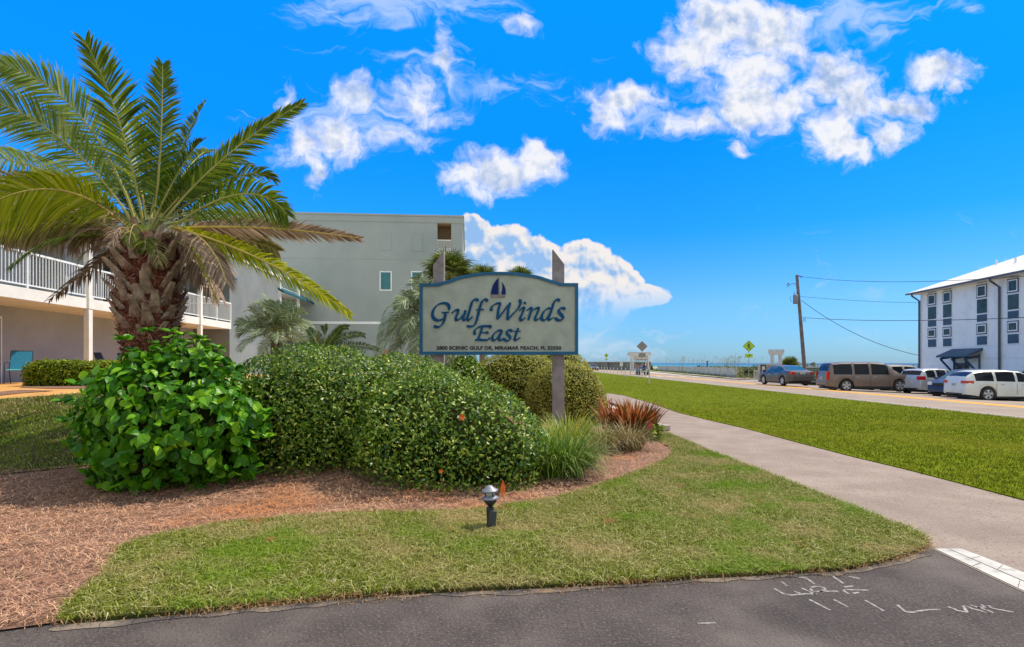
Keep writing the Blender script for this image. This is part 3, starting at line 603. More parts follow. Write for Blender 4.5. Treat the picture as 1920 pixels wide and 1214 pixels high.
# ------------------------------------------------------------------ feather palms
def bez(p, t): a, b, c, d = [np.array(q, float) for q in p]; t = t[:, None]; return a*(1-t)**3+3*b*t*(1-t)**2+3*c*t*t*(1-t)+d*t**3
def frond(parent, off, ctrl, ll, mt, n=58, vee=.5, fwd=.55, wd=.022, rach=.022, droop=.25, name='frond', roll=0.0, start=.14, mr_=None, end=.35, dens=1.0, wk=1.0):
    wd *= wk
    ctrl = [np.array(c, float)-off for c in ctrl]
    ts = np.linspace(0, 1, 15); sp_ = bez(ctrl, ts)
    mb_ = MB(); mb_.tube([Vector(q) for q in sp_], [rach*(1-.85*t)+.002 for t in ts], 5, 0)
    t = np.concatenate([np.linspace(start, 1, n)]*2)+rng.uniform(-.004, .004, 2*n); t = np.clip(t, 0, 1); sg = np.r_[np.full(n, -1.), np.full(n, 1.)]
    P = bez(ctrl, t); T = nrm(bez(ctrl, np.clip(t+.02, 0, 1.02))-bez(ctrl, t-.02))
    chord = nrm((ctrl[3]-ctrl[0])[None]); upv = np.array([[0, 0, 1.]]); horiz = T[:, :2]; 
    S_ = nrm(np.cross(T, upv)+1e-4); 
    # keep the side vector continuous for steep fronds
    ref = nrm(np.cross(nrm(ctrl[3]-ctrl[0]), (0, 0, 1))+np.array([1e-3, 0, 0])); fl = np.sign((S_*ref).sum(1))[:, None]; fl[fl == 0] = 1; S_ = S_*fl
    N_ = nrm(np.cross(S_, T)); N_ = N_*np.where(N_[:, 2:3] < 0, -1, 1)
    cr_, sr_ = math.cos(roll), math.sin(roll); S2 = S_*cr_+N_*sr_; N2 = N_*cr_-S_*sr_
    u = (t-start)/(1-start); prof = np.clip(.35+u*3.2, 0, 1)*(1-(1-end)*np.clip((u-.45)/.55, 0, 1)**1.5)
    L_ = ll*prof*rng.uniform(.85, 1.08, 2*n); fw = fwd+.35*u+rng.normal(0, .06, 2*n); ve = vee+rng.normal(0, .10, 2*n)
    Dv = nrm(T*np.sin(fw)[:, None]+(S2*sg[:, None]*np.cos(ve)[:, None]+N2*np.sin(ve)[:, None])*np.cos(fw)[:, None])
    if dens < 1:
        k = rng.random(2*n) < dens; P, T, N2, L_, Dv, t = P[k], T[k], N2[k], L_[k], Dv[k], t[k]
    m_ = len(P); Wv = nrm(np.cross(Dv, N2))*(wd/2*rng.uniform(.8, 1.2, m_))[:, None]; gdn = np.array([[0, 0, -1.]])
    mid_ = P+Dv*(L_*.5)[:, None]+gdn*(L_*droop*.18)[:, None]; tip = P+Dv*(L_*.98)[:, None]+gdn*(L_*droop*.75)[:, None]
    V = np.stack([P-Wv*.6, P+Wv*.6, mid_+Wv, mid_-Wv, tip], 1).reshape(-1, 3); i = np.arange(m_)*5
    V0 = np.array(mb_.v); q4 = np.array([f for f in mb_.f if len(f) == 4]); o_ = len(V0)
    V = np.concatenate([V0, V]); f4 = np.concatenate([q4, np.stack([i, i+1, i+2, i+3], 1)+o_]); f3 = np.stack([i+3, i+2, i+4], 1)+o_
    mi = np.r_[np.zeros(len(q4)), np.ones(m_), np.ones(m_)]
    return mesh_np(name, V, [f4, f3], [mr_ or m_rach, mt], mi, parent=parent)
m_rach = mat('rachis', (.30, .30, .07), (.45, .42, .12), .5, 3, spec=.4)
m_rachy = mat('yellow_rachis', (.55, .38, .07), (.70, .50, .12), .5, 3)
m_rachb = mat('dry_rachis', (.28, .17, .09), (.42, .27, .15), .7, 5)
m_pf = mat('palm_leaflet', (.05, .095, .004), (.32, .36, .02), .45, island=[(.45, (.10, .17, .006)), (.8, (.19, .26, .010))], trans=.35, spec=.3)
m_pfl = mat('pale_palm_leaflet', (.12, .20, .02), (.44, .48, .13), .45, island=[(.5, (.22, .32, .05))], trans=.4, spec=.35)
m_pfy = mat('yellow_palm_leaflet', (.22, .27, .006), (.62, .56, .03), .5, island=[(.5, (.40, .44, .010))], trans=.4, spec=.2)
m_pfb = mat('dry_palm_leaflet', (.16, .09, .05), (.60, .42, .28), .7, island=[(.4, (.32, .20, .12)), (.7, (.45, .30, .19))], trans=.2)
m_pfo = mat('half_dry_leaflet', (.12, .13, .02), (.50, .36, .16), .6, island=[(.5, (.26, .22, .06))], trans=.25)

PZ = 9.6; pc = P3(278, 452, PZ); pbase = np.array([pc.x+.03, PZ, hz(pc.x, PZ)])
palm = thing('date_palm', 'large date palm with a shaggy boot-covered trunk behind the broad-leaved shrub', 'palm tree', tuple(pbase))
def FR(mid_, tip_, zt, ll, mt, start_=None, **k):
    """frond from image-measured middle and tip, tip distance zt"""
    s0 = np.array(P3(*(start_ or (278, 440)), PZ)); e = np.array(P3(*tip_, zt)); mm = np.array(P3(*mid_, (PZ+zt)/2+k.pop('mz', 0)))
    c = (mm-.125*s0-.125*e)/.75; k['n'] = int(k.get('n', 58)*1.45); k['wk'] = 1.35
    return frond(palm, pbase, [s0, s0*.35+c*.65, c*.62+e*.38, e], ll*1.12, mt, **k)
FR((232, 225), (160, 78), 8.3, .66, m_pf, (268, 420), n=72, vee=.35)
FR((303, 265), (305, 122), 8.9, .50, m_pf, (290, 410), n=64, vee=.5)
FR((325, 300), (384, 193), 10.6, .42, m_pf, (300, 410), n=56, vee=.5)
FR((420, 285), (566, 194), 9.3, .40, m_pf, (310, 410), n=72, vee=.15, roll=1.15, fwd=.8)
FR((460, 335), (538, 402), 9.0, .52, m_pf, (320, 430), n=64, vee=.1, roll=1.15, droop=.4, mz=-.2)
FR((165, 190), (2, 122), 8.6, .62, m_pfl, (255, 420), n=70, vee=.15, roll=-1.1, droop=.3)
FR((110, 225), (-70, 178), 8.4, .60, m_pfl, (250, 420), n=70, vee=.15, roll=-1.1, droop=.3)
FR((200, 262), (8, 232), 10.8, .55, m_pf, (258, 425), n=60, vee=.2, roll=-1.0, droop=.3)
FR((120, 322), (-40, 395), 8.0, .66, m_pfy, (250, 440), n=64, vee=.0, roll=-1.15, droop=.55, mr_=m_rachy, mz=-.1)
FR((90, 300), (-90, 290), 10.2, .60, m_pfl, (250, 430), n=64, vee=.1, roll=-1.1, droop=.5)
FR((150, 350), (30, 330), 10.4, .50, m_pfo, (250, 435), n=60, vee=.1, roll=-1.1, droop=.5)
FR((150, 330), (-10, 280), 11.2, .55, m_pf, (255, 430), n=60, vee=.1, roll=-1.0, droop=.5)
FR((60, 345), (-120, 330), 9.6, .62, m_pfo, (240, 440), n=64, vee=.1, roll=-1.1, droop=.5)
FR((110, 402), (-30, 448), 8.9, .40, m_pfo, (240, 450), n=64, vee=.05, roll=-1.1, droop=.5, mr_=m_rachb)
FR((120, 420), (10, 452), 9.9, .42, m_pfb, (240, 455), n=64, vee=.05, roll=-1.0, droop=.6, mr_=m_rachb)
FR((400, 420), (470, 470), 9.9, .36, m_pfb, (325, 440), n=60, vee=.05, roll=1.0, droop=.6, mr_=m_rachb)
FR((130, 385), (-60, 420), 9.2, .46, m_pfo, (240, 450), n=60, vee=.2, droop=1.0, mr_=m_rachb)
FR((110, 430), (20, 500), 8.6, .36, m_pf, (225, 450), n=50, vee=.2, droop=.6)
FR((120, 410), (-30, 445), 10.4, .5, m_pfb, (240, 450), n=60, vee=.1, droop=1.0, mr_=m_rachb)
FR((500, 423), (672, 447), 9.0, .33, m_pfb, (330, 428), n=80, vee=.3, roll=1.15, fwd=.8, droop=.15, mr_=m_rachy, start=.10)
FR((500, 480), (655, 588), 8.4, .36, m_pfy, (320, 425), n=84, vee=.1, roll=1.15, fwd=.7, droop=.3, start=.06, mr_=m_rachy)
FR((440, 440), (520, 470), 10.2, .42, m_pfo, (320, 430), n=60, vee=.1, roll=1.1, droop=.5)
FR((372, 478), (404, 562), 8.5, .34, m_pfy, (330, 452), n=56, vee=.1, droop=.1, roll=1.0)
FR((390, 440), (424, 528), 8.9, .42, m_pfb, (330, 432), n=60, vee=0, droop=.8, mr_=m_rachy)
FR((370, 480), (412, 555), 9.4, .40, m_pfb, (330, 450), n=56, vee=0, droop=1.0, mr_=m_rachb)
FR((470, 400), (560, 440), 10.8, .48, m_pf, (315, 420), n=60, vee=.4, droop=.5)
FR((410, 380), (500, 370), 11.4, .48, m_pf, (305, 415), n=60, vee=.5, droop=.4)
FR((200, 480), (95, 560), 9.6, .34, m_pfb, (230, 458), n=44, vee=.1, droop=.5, mr_=m_rachb, dens=.6)
FR((220, 330), (130, 250), 11.0, .5, m_pf, (262, 420), n=56, vee=.5)
FR((350, 340), (440, 300), 11.2, .45, m_pf, (300, 415), n=56, vee=.5)
FR((255, 300), (230, 190), 11.3, .5, m_pf, (275, 415), n=56, vee=.5)
for i in range(22):   # the rest of the crown, mostly behind
    a = R(20+i*137.5 % 360); el = R([62, 48, 34, 55, 26][i % 5]); ln = random.uniform(2.1, 3.0)
    if math.sin(a) < -.25: a = -a
    d = np.array([math.cos(a)*math.cos(el), math.sin(a)*math.cos(el), math.sin(el)]); s0 = np.array(P3(278, 438, PZ)); e = s0+d*ln+np.array([0, 0, -.5*ln*math.cos(el)]); c1_ = s0+d*ln*.45; c2_ = s0+d*ln*.85+np.array([0, 0, -.12*ln])
    frond(palm, pbase, [s0, c1_, c2_, e], .45, [m_pf, m_pfo, m_pf, m_pfl, m_pfb][i % 5] if el < R(40) else m_pf, n=74, droop=.4, wk=1.3, roll=random.uniform(-1, 1))
for i in range(26):   # short stubs and drooping dead strands around the neck
    a = i*2.4+.3; s0 = np.array(pc)+np.array([math.cos(a)*.28, math.sin(a)*.28, random.uniform(-.2, .15)]); ln = random.uniform(.5, 1.1); el = random.uniform(-.2, .9)
    d = np.array([math.cos(a)*math.cos(el), math.sin(a)*math.cos(el), math.sin(el)]); e = s0+d*ln+np.array([0, 0, -.55*ln])
    frond(palm, pbase, [s0, s0+d*ln*.4, s0+d*ln*.8, e], .30, [m_pfb, m_pfo, m_pf][i % 3], n=30, droop=.8, wd=.016, rach=.016, mr_=m_rachb, dens=.8)
# trunk with cut boots
m_boot = mat('leaf_boot', (.20, .115, .075), (.50, .36, .25), .9, 7, 6, .9, 34)
m_fib = mat('trunk_fibre', (.05, .016, .010), (.30, .09, .05), 1, 6, 6, 1, 30)
mb_ = MB(); topz = pc.z+.12-pbase[2]
prof = [(.33, 0), (.33, .25*topz), (.36, .42*topz), (.43, .54*topz), (.49, .66*topz), (.52, .80*topz), (.50, .92*topz), (.34, topz)]
nseg = 40
def trunk_r(z):
    for (r0, z0), (r1, z1) in zip(prof, prof[1:]):
        if z <= z1: return r0+(r1-r0)*(z-z0)/(z1-z0)
    return .3
zz = np.linspace(0, topz, 40); vs = []
for j, z in enumerate(zz):
    for i in range(nseg):
        a = 2*math.pi*i/nseg; r = trunk_r(z)*.86*(1+.07*math.sin(a*9+j*1.7)+.05*math.sin(a*17-j*2.3)+random.uniform(-.03, .03)); vs.append((r*math.cos(a), r*math.sin(a), z))
mb_.add(vs, [(j*nseg+i, j*nseg+(i+1) % nseg, (j+1)*nseg+(i+1) % nseg, (j+1)*nseg+i) for j in range(39) for i in range(nseg)], 0)
nb_ = 130
for k in range(nb_):
    f_ = k/nb_; z = topz*(.18+.80*f_); a = k*2.39996+random.uniform(-.16, .16); up_ = z > topz*.56; z += random.uniform(-.04, .04)
    r = trunk_r(z)*.84; er = Vector((math.cos(a), math.sin(a), 0)); et = Vector((-math.sin(a), math.cos(a), 0)); L_ = random.uniform(.24, .42) if up_ else random.uniform(.12, .2)
    wd = random.uniform(.11, .19) if up_ else random.uniform(.08, .12); out_ = random.uniform(.35, .75)
    ax = (er*out_+et*random.uniform(-.28, .28)+Vector((0, 0, 1))).normalized(); nn_ = ax.cross(et).normalized()*-1; p0 = Vector(er)*r+Vector((0, 0, z-.08)); vs = []
    for s, ww, th in ((0, 1.25, .05), (.45, .80, .05), (.9, .55, .035), (1.0, .46, .022)):
        q = p0+ax*(L_*s)+er*(.05*s*s)
        for (cx_, cy_) in ((-1, -.2), (-.6, .9), (.6, .9), (1, -.2), (0, -.7)): vs.append(q+et*(ww*wd*cx_*.62)+er*(th*cy_))
    fs = [(j*5+i, j*5+(i+1) % 5, (j+1)*5+(i+1) % 5, (j+1)*5+i) for j in range(3) for i in range(5)]+[(15, 16, 17, 18, 19)]
    mb_.add(vs, fs, 1 if (up_ or random.random() < .18) else 0)
mb_.build('trunk', [m_fib, m_boot], palm)
# fibre ragging on the trunk
n = 11000; z = rng.beta(1.6, 2.2, n)*topz*.95; a = rng.uniform(0, 2*math.pi, n); r = np.array([trunk_r(q) for q in z])*rng.uniform(.86, 1.04, n)
O_ = np.stack([r*np.cos(a), r*np.sin(a), z], 1); er = np.stack([np.cos(a), np.sin(a), np.zeros(n)], 1)
Yv = nrm(er*.7+np.array([0, 0, .6])+rng.normal(0, .8, (n, 3))); X, Y, Z = frames(er+rng.normal(0, .5, (n, 3)), Yv, np.zeros(n), n)
V, Fc = instance_np(np.array([(-.05, 0, 0), (.05, 0, 0), (.03, .6, .1), (-.03, .6, .1), (0, 1, 0)]), [np.array([(0, 1, 2, 3)]), np.array([(3, 2, 4)])], O_, X, Y, Z, rng.uniform(.06, .17, n))
m_fib2 = mat('fibre', (.08, .02, .012), (.50, .24, .15), .9, island=[(.5, (.22, .07, .04))], spec=.1)
mesh_np('trunk_fibres', V, Fc, m_fib2, parent=palm)

# small palms
m_pin = mat('pindo_leaflet', (.09, .13, .06), (.55, .60, .38), .6, island=[(.5, (.25, .31, .16))], trans=.15, spec=.2)
m_fan = mat('fan_leaf', (.05, .075, .01), (.30, .33, .07), .5, island=[(.5, (.13, .17, .025))], trans=.2, spec=.2)
def small_palm(name, label, c, base_z, nf, ln, ll, mt, trunk_r_, seed, elr=(-.25, 1.25), droop=.6, sag=.7, n=34, wd=.02, trunk=True, group=None):
    rs = random.Random(seed); b = np.array([c[0], c[1], base_z]); root = thing(name, label, 'palm tree', tuple(b), 0, group)
    for i in range(nf):
        a = i*2.39996; el = elr[0]+(elr[1]-elr[0])*((i+.5)/nf)**.8+rs.uniform(-.08, .08); L_ = ln*rs.uniform(.85, 1.1)
        d = np.array([math.cos(a)*math.cos(el), math.sin(a)*math.cos(el), math.sin(el)]); s0 = np.array(c); e = s0+d*L_+np.array([0, 0, -sag*L_*math.cos(el)])
        frond(root, b, [s0, s0+d*L_*.45, s0+d*L_*.85+np.array([0, 0, -.1*L_*sag]), e], ll, mt, n=n, droop=droop, wd=wd, rach=.014, vee=.35, mr_=m_rach, roll=rs.uniform(-.9, .9))
    if trunk:
        mbt = MB(); hh = c[2]-base_z; mbt.tube([(0, 0, 0), (0.02, 0, hh*.5), (0, 0, hh)], [trunk_r_*1.1, trunk_r_, trunk_r_*.9], 12); mbt.build('trunk', m_bark, root)
    return root
def fan_palm(name, label, c, base_z, nf, ln, rad, mt, tr, group=None, lo=-.3, hi=1.35, seed=1):
    rs = random.Random(seed); b = np.array([c[0], c[1], base_z]); root = thing(name, label, 'palm tree', tuple(b), 0, group); c = np.array(c)
    P_, D_, W_, L_ = [], [], [], []; mbs = MB()
    for i in range(nf):
        a = i*2.39996; el = lo+(hi-lo)*((i+.5)/nf)+rs.uniform(-.1, .1); d = np.array([math.cos(a)*math.cos(el), math.sin(a)*math.cos(el), math.sin(el)]); l = ln*rs.uniform(.7, 1.1); h_ = c+d*l
        mbs.tube([Vector(c-b), Vector(h_-b)], [.016, .010], 4); s = nrm(np.cross(d, (0, 0, 1))+1e-3); 
        for k in range(26):
            q = -2.0+4.0*k/25; v = nrm(d*math.cos(q)+s*math.sin(q)+np.array([0, 0, -.18])); P_.append(h_-b); D_.append(v); W_.append(np.cross(v, np.cross(s, d))); L_.append(rad*(.75+.25*math.cos(q))*rs.uniform(.9, 1.1))
    P_, D_, W_, L_ = np.array(P_), np.array(D_), nrm(W_), np.array(L_); n_ = len(P_); wv_ = W_*(rad*.035)
    mid_ = P_+D_*(L_*.55)[:, None]; tip = P_+D_*L_[:, None]+np.array([0, 0, -.22])*L_[:, None]
    V = np.stack([P_-wv_*.3, P_+wv_*.3, mid_+wv_, mid_-wv_, tip], 1).reshape(-1, 3); i = np.arange(n_)*5
    mesh_np('crown', V, [np.stack([i, i+1, i+2, i+3], 1), np.stack([i+3, i+2, i+4], 1)], mt, parent=root); mbs.build('leaf_stems', m_rach, root)
    mbt = MB(); hh = c[2]-base_z; mbt.tube([(0, 0, 0), (0.02, 0, hh*.5), (0, 0, hh)], [tr*1.1, tr, tr*1.1], 12); mbt.build('trunk', m_bark, root)
    return root
q = P3(518, 622, 15); small_palm('pindo_palm', 'grey-green pindo palm behind the hedge near the balcony end', tuple(q), hz(q.x, 15), 52, 1.05, .34, m_pin, .16, 3, n=44, wd=.017, sag=.30, droop=.3, elr=(-.5, 1.3))
q = P3(808, 600, 18.5); small_palm('pindo_palm', 'shaggy grey-green palm half hidden behind the left edge of the sign', tuple(q), hz(q.x, 18.5), 72, 1.75, .50, m_pin, .2, 5, elr=(-.6, 1.35), sag=.65, n=56, wd=.026, droop=.45)
q = P3(842, 520, 22); fan_palm('fan_palm', 'green fan palm rising behind the left sign post', tuple(q), hz(q.x, 22), 44, .62, .80, m_fan, .18)
q = P3(905, 528, 30); fan_palm('fan_palm', 'distant fan palm with its top just over the left shoulder of the sign', tuple(q), hz(q.x, 30), 34, .5, .75, m_fan, .18, seed=4)
q = P3(975, 530, 31); fan_palm('fan_palm', 'distant fan palm with its top just over the middle of the sign', tuple(q), hz(q.x, 31), 34, .5, .75, m_fan, .18, seed=6)
m_sago = mat('sago_leaflet', (.02, .05, .008), (.12, .19, .03), .4, island=True, trans=.1)
# sago palm: a few stiff dark fronds
q = np.array(P3(603, 664, 13.2)); sb = np.array([q[0], 13.2, hz(q[0], 13.2)]); sago = thing('sago_palm', 'dark sago palm with stiff fronds above the hedge', 'palm tree', tuple(sb))
for (mx_, my_, tx_, ty_, zt) in ((640, 625, 683, 629, 12.9), (650, 640, 709, 656, 12.8), (628, 618, 652, 614, 13.6), (612, 630, 608, 612, 13.3), (590, 632, 578, 618, 13.5), (625, 632, 640, 615, 12.6), (575, 645, 552, 650, 13.4), (595, 640, 600, 625, 12.4), (635, 655, 672, 668, 12.6)):
    e = np.array(P3(tx_, ty_, zt)); mm = np.array(P3(mx_, my_, (13.2+zt)/2)); c_ = (mm-.125*q-.125*e)/.75; frond(sago, sb, [q, q*.4+c_*.6, c_*.6+e*.4, e], .17, m_sago, n=64, vee=.1, roll=1.0, wd=.016, rach=.011, fwd=.35, droop=.05, end=.6)
MB().tube([(0, 0, 0), (0, 0, q[2]-sb[2])], [.2, .17], 12).build('trunk', m_bark, sago)

# ------------------------------------------------------------------ the entrance sign
SZ = 13.0; ss = SZ/F
def SX(px): return (px-960)*ss
def SY(py): return EYE+(HOR-py)*ss
m_bface = mat('sign_face', (.36, .39, .33), (.46, .49, .42), .85, 3, 6, .5, 160, extra=patches((.26, .28, .24), 1.6, .62, .75, .6, 5))
m_bblue = mat('sign_blue', (.002, .085, .19), (.004, .12, .26), .6, 4, 5, .1, 30)
m_let = mat('letter_blue', (.001, .055, .15), (.003, .08, .19), .7, 6, spec=.2)
m_navy = mat('sail_navy', (.002, .014, .10), (.004, .022, .15), .7, 6, spec=.2)
m_black = mat('letter_black', (.012, .012, .016), (.03, .03, .035), .5, 9)
m_post = mat('weathered_post', (.20, .165, .16), (.34, .29, .28), .9, 3, 6, .6, 30)
m_grey = mat('sail_hull', (.20, .18, .15), (.28, .25, .21), .8, 9)
sbase = hz(0, SZ); sgn = thing('entrance_sign', 'beige resort entrance sign with arched top and blue border on two grey posts', 'sign', (SX(936), SZ, sbase))
def put(mb_, name, m_, par=sgn, **k):
    o = mb_.build(name, m_, par, **k); return o
ox, oz = SX(936), sbase
def sf(u, v, d): return (SX(u)-ox, d, SY(v)-oz)
arch = catmull([(822, 531.5), (843, 526), (865, 518.5), (900, 512.5), (936, 511), (972, 512.5), (1007, 518), (1030, 525), (1050, 531)], 6)
outer = [(787.5, 665.5), (787.5, 532.5)]+[(821.0, 532.5)]+[tuple(p) for p in arch[1:-1]]+[(1051, 532), (1083.5, 532), (1083.5, 665.5)]
def inset(poly, t):
    out = []; n = len(poly)
    for i in range(n):
        a, b, c = np.array(poly[i-1], float), np.array(poly[i], float), np.array(poly[(i+1) % n], float)
        e1 = (b-a)/np.linalg.norm(b-a); e2 = (c-b)/np.linalg.norm(c-b); n1 = np.array([-e1[1], e1[0]]); n2 = np.array([-e2[1], e2[0]]); m_ = n1+n2; m_ /= (m_@m_)/2
        out.append(tuple(b+m_*t))
    return out
cen = np.mean(outer, 0); tsg = 1 if np.linalg.norm(np.array(inset(outer, 5.6)[0])-cen) < np.linalg.norm(np.array(outer[0])-cen) else -1
inner = inset(outer, 5.6*tsg)
put(MB().prism(outer, sf, -.05, .03), 'board', m_bface)
br = MB(); n = len(outer)
vs = [sf(*p, -.085) for p in outer]+[sf(*p, -.085) for p in inner]+[sf(*p, .032) for p in inset(outer, -.25*tsg)]+[sf(*p, -.051) for p in inner]
fs = []
for i in range(n):
    j = (i+1) % n; fs += [(i, j, n+j, n+i), (i, i+2*n, j+2*n, j), (n+i, n+j, 3*n+j, 3*n+i)]
br.add(vs, fs); put(br, 'border', m_bblue)
def SZB(X, Y): return (920+X/10.667, 500+Y/10.667)
def SZA(X, Y): return (780+X/12, 500+Y/12)
def SZC(X, Y): return (860+X/12, 590+Y/12)
def SZD(X, Y): return (740+X/3.3725, 440+Y/3.3725)
LET = {
 'letter_g': [(SZD, [(343,480),(346,462),(338,444),(312,436),(276,446),(250,474),(241,508),(250,532),(276,545),(306,537),(322,524)]), (SZD, [(324,494),(320,520),(312,552),(298,574),(276,587),(250,579)]), (SZD, [(300,495),(346,493)])],
 'letter_u': [(SZD, [(362,500),(384,482),(402,480),(399,500),(390,522),(389,538),(400,542),(418,530),(436,508)]), (SZD, [(450,480),(443,505),(434,530),(440,542),(450,538),(468,522)])],
 'letter_l': [(SZD, [(530,422),(518,413),(500,417),(488,436),(478,470),(466,512),(461,532),(469,543),(480,536),(494,520)])],
 'letter_f': [(SZD, [(590,424),(574,413),(558,420),(547,440),(538,470),(528,510),(518,548),(505,574),(484,583),(456,581)]), (SZD, [(516,477),(564,476)])],
 'letter_w': [(SZB, [(22,895),(12,850),(45,790),(120,748),(205,738)]), (SZB, [(200,740),(160,850),(145,960),(138,1065)]), (SZB, [(138,1065),(230,940),(320,820),(395,725)]), (SZB, [(395,730),(355,860),(342,960),(338,1075)]), (SZB, [(338,1075),(450,950),(545,850),(590,760),(592,700),(560,682)])],
 'letter_i': [(SZB, [(570,890),(625,842),(665,838),(640,920),(595,1020),(598,1068),(635,1072),(690,1025)]), (SZB, [(668,735),(700,737)])],
 'letter_n': [(SZB, [(722,888),(775,845),(812,850),(795,930),(748,1078)]), (SZB, [(775,950),(850,875),(925,835),(958,850),(930,930),(888,1030),(892,1068),(925,1070),(990,1020)])],
 'letter_d': [(SZB, [(1195,842),(1130,850),(1060,910),(1018,1000),(1025,1065),(1080,1072),(1150,1000),(1205,900)]), (SZB, [(1378,695),(1340,672),(1290,685),(1250,750),(1220,850),(1180,970),(1155,1040),(1175,1072),(1255,1020)])],
 'letter_s': [(SZB, [(1485,868),(1450,840),(1395,842),(1358,880),(1368,930),(1420,985),(1440,1035),(1405,1075),(1345,1078),(1300,1045),(1302,1020)])],
 'letter_e_of_east': [(SZC, [(378,455),(357,415),(375,350),(440,295),(520,272),(600,266),(712,270),(705,318)]), (SZC, [(540,275),(505,380),(470,480),(425,575)]), (SZC, [(372,582),(450,568),(560,578),(650,575),(690,545),(695,522)]), (SZC, [(515,408),(640,408)]), (SZC, [(652,385),(640,440)])],
 'letter_a_of_east': [(SZC, [(968,360),(890,368),(815,420),(762,500),(768,570),(815,580),(880,520),(945,420)]), (SZC, [(980,355),(945,450),(912,540),(925,582),(965,575),(1005,540)])],
 'letter_s_of_east': [(SZC, [(1205,390),(1165,357),(1110,362),(1082,400),(1100,450),(1150,505),(1155,550),(1115,590),(1060,588),(1015,550),(1015,530)])],
 'letter_t_of_east': [(SZC, [(1340,305),(1310,390),(1272,500),(1258,560),(1290,578),(1388,520)]), (SZC, [(1240,382),(1395,380)])],
}
na = R(-38)
dd = 0
for nm, sts in LET.items():
    mb_ = MB(); big = 1.0 if 'east' not in nm else .92
    for fn_, pts in sts:
        q = [fn_(*p) for p in pts]; q = catmull(q, 7) if len(q) > 2 else [q[0], q[1]]
        dd += 1
        mb_.ribbon(q, lambda tx, ty, s: big*(.85+2.35*abs(tx*math.sin(na)-ty*math.cos(na))*(1 if 0.02 < s < .98 else .6)) if len(q) > 2 else big*(1.0+1.9*abs(tx*math.sin(na)-ty*math.cos(na))*0+1.9*abs(ty)), sf, -.05, -.075-.0007*(dd % 9))
    if nm == 'letter_i': mb_ = mb_.prism([(SZB(684+30*math.cos(a_), 735+26*math.sin(a_))) for a_ in np.linspace(0, 2*math.pi, 13)[:-1]], sf, -.05, -.083)
    mb_.build(nm.replace('_of_east', ''), m_let, sgn)
bt = bpy.data.curves.new('address', 'FONT'); bt.body = '2800 SCENIC GULF DR, MIRAMAR BEACH, FL 32550'; bt.size = .11; bt.extrude = .004; bt.offset = .0048; bt.space_character = 1.04
bo = bpy.data.objects.new('address', bt); C.objects.link(bo); bpy.context.view_layer.update()
me = bpy.data.meshes.new_from_object(bo.evaluated_get(bpy.context.evaluated_depsgraph_get())); bpy.data.objects.remove(bo)
co = np.array([v.co[:] for v in me.vertices]); lo, hi = co.min(0), co.max(0)
for v in me.vertices:
    u = (v.co.x-lo[0])/(hi[0]-lo[0]); h_ = (v.co.y-lo[1])/(hi[1]-lo[1]); v.co = sf(819+233*u, 657.4-8.0*h_, -.0555-v.co.z)
me.materials.clear(); me.materials.append(m_black); ao = bpy.data.objects.new('address_line', me); C.objects.link(ao); ao.parent = sgn
em = thing  # sailboat emblem
sail = MB().prism([SZD(*p) for p in catmull([(655,279),(632,306),(617,338),(608,380)], 5)]+[SZD(656,381)], sf, -.05, -.07).build('sail', m_navy, sgn)
MB().prism([SZD(*p) for p in catmull([(675,302),(690,320),(701,348),(703,380)], 5)]+[SZD(673,380), SZD(678,362), SZD(682,340), SZD(681,318)], sf, -.05, -.07).build('sail', m_navy, sgn)
MB().prism([SZD(*p) for p in ((657,276),(661,276),(664,383),(658,383))], sf, -.05, -.066).build('mast', m_grey, sgn)
MB().prism([SZD(*p) for p in ((606,386),(702,384),(696,401),(608,401))], sf, -.05, -.066).build('boat_hull', m_grey, sgn)
zb = -.35
MB().prism([(811.5, 835), (811.5, 497), (832.0, 470), (832.0, 835)], sf, .035, .24).build('post', m_post, sgn, bevel=.008)
MB().prism([(1036.5, 835), (1036.5, 466.5), (1058.5, 495), (1058.5, 835)], sf, .035, .24).build('post', m_post, sgn, bevel=.008)

# ------------------------------------------------------------------ left building
m_stucco = mat('grey_stucco', (.29, .30, .30), (.37, .38, .375), .95, .6, 6, .7, 45)
m_stucco2 = mat('stucco_pale', (.30, .335, .32), (.345, .375, .36), .95, .25, 5, .8, 30, extra=patches((.24, .285, .27), .35, .5, .75, .6, 6))
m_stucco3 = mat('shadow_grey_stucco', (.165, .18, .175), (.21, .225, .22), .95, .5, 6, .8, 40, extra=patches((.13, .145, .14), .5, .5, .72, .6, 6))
m_slab = mat('painted_beam', (.66, .63, .56), (.76, .73, .66), .8, 1.5, 5, .2, 30)
m_rail = mat('white_metal', (.72, .74, .72), (.80, .81, .79), .45, 6)
m_teal = mat('teal_metal', (.01, .07, .10), (.02, .10, .13), .6, 3, spec=.2)
m_glassd = mat('dark_glass', (.012, .016, .02), (.03, .035, .04), .08, 2, spec=.8)
m_tealwin = mat('teal_shade', (.01, .12, .13), (.015, .16, .17), .2, 2, spec=.7)
m_door = mat('door_cream', (.66, .63, .56), (.72, .69, .62), .6, 2)
m_tan = mat('tan_wall', (.30, .19, .10), (.38, .25, .14), .9, 1)
TH = math.atan(.0784)     # the building runs away at this angle
def bld(name, label, cat, ox_, oy_, oz_, rz=TH, group=None): return thing(name, label, cat, (ox_, oy_, oz_), rz, group)
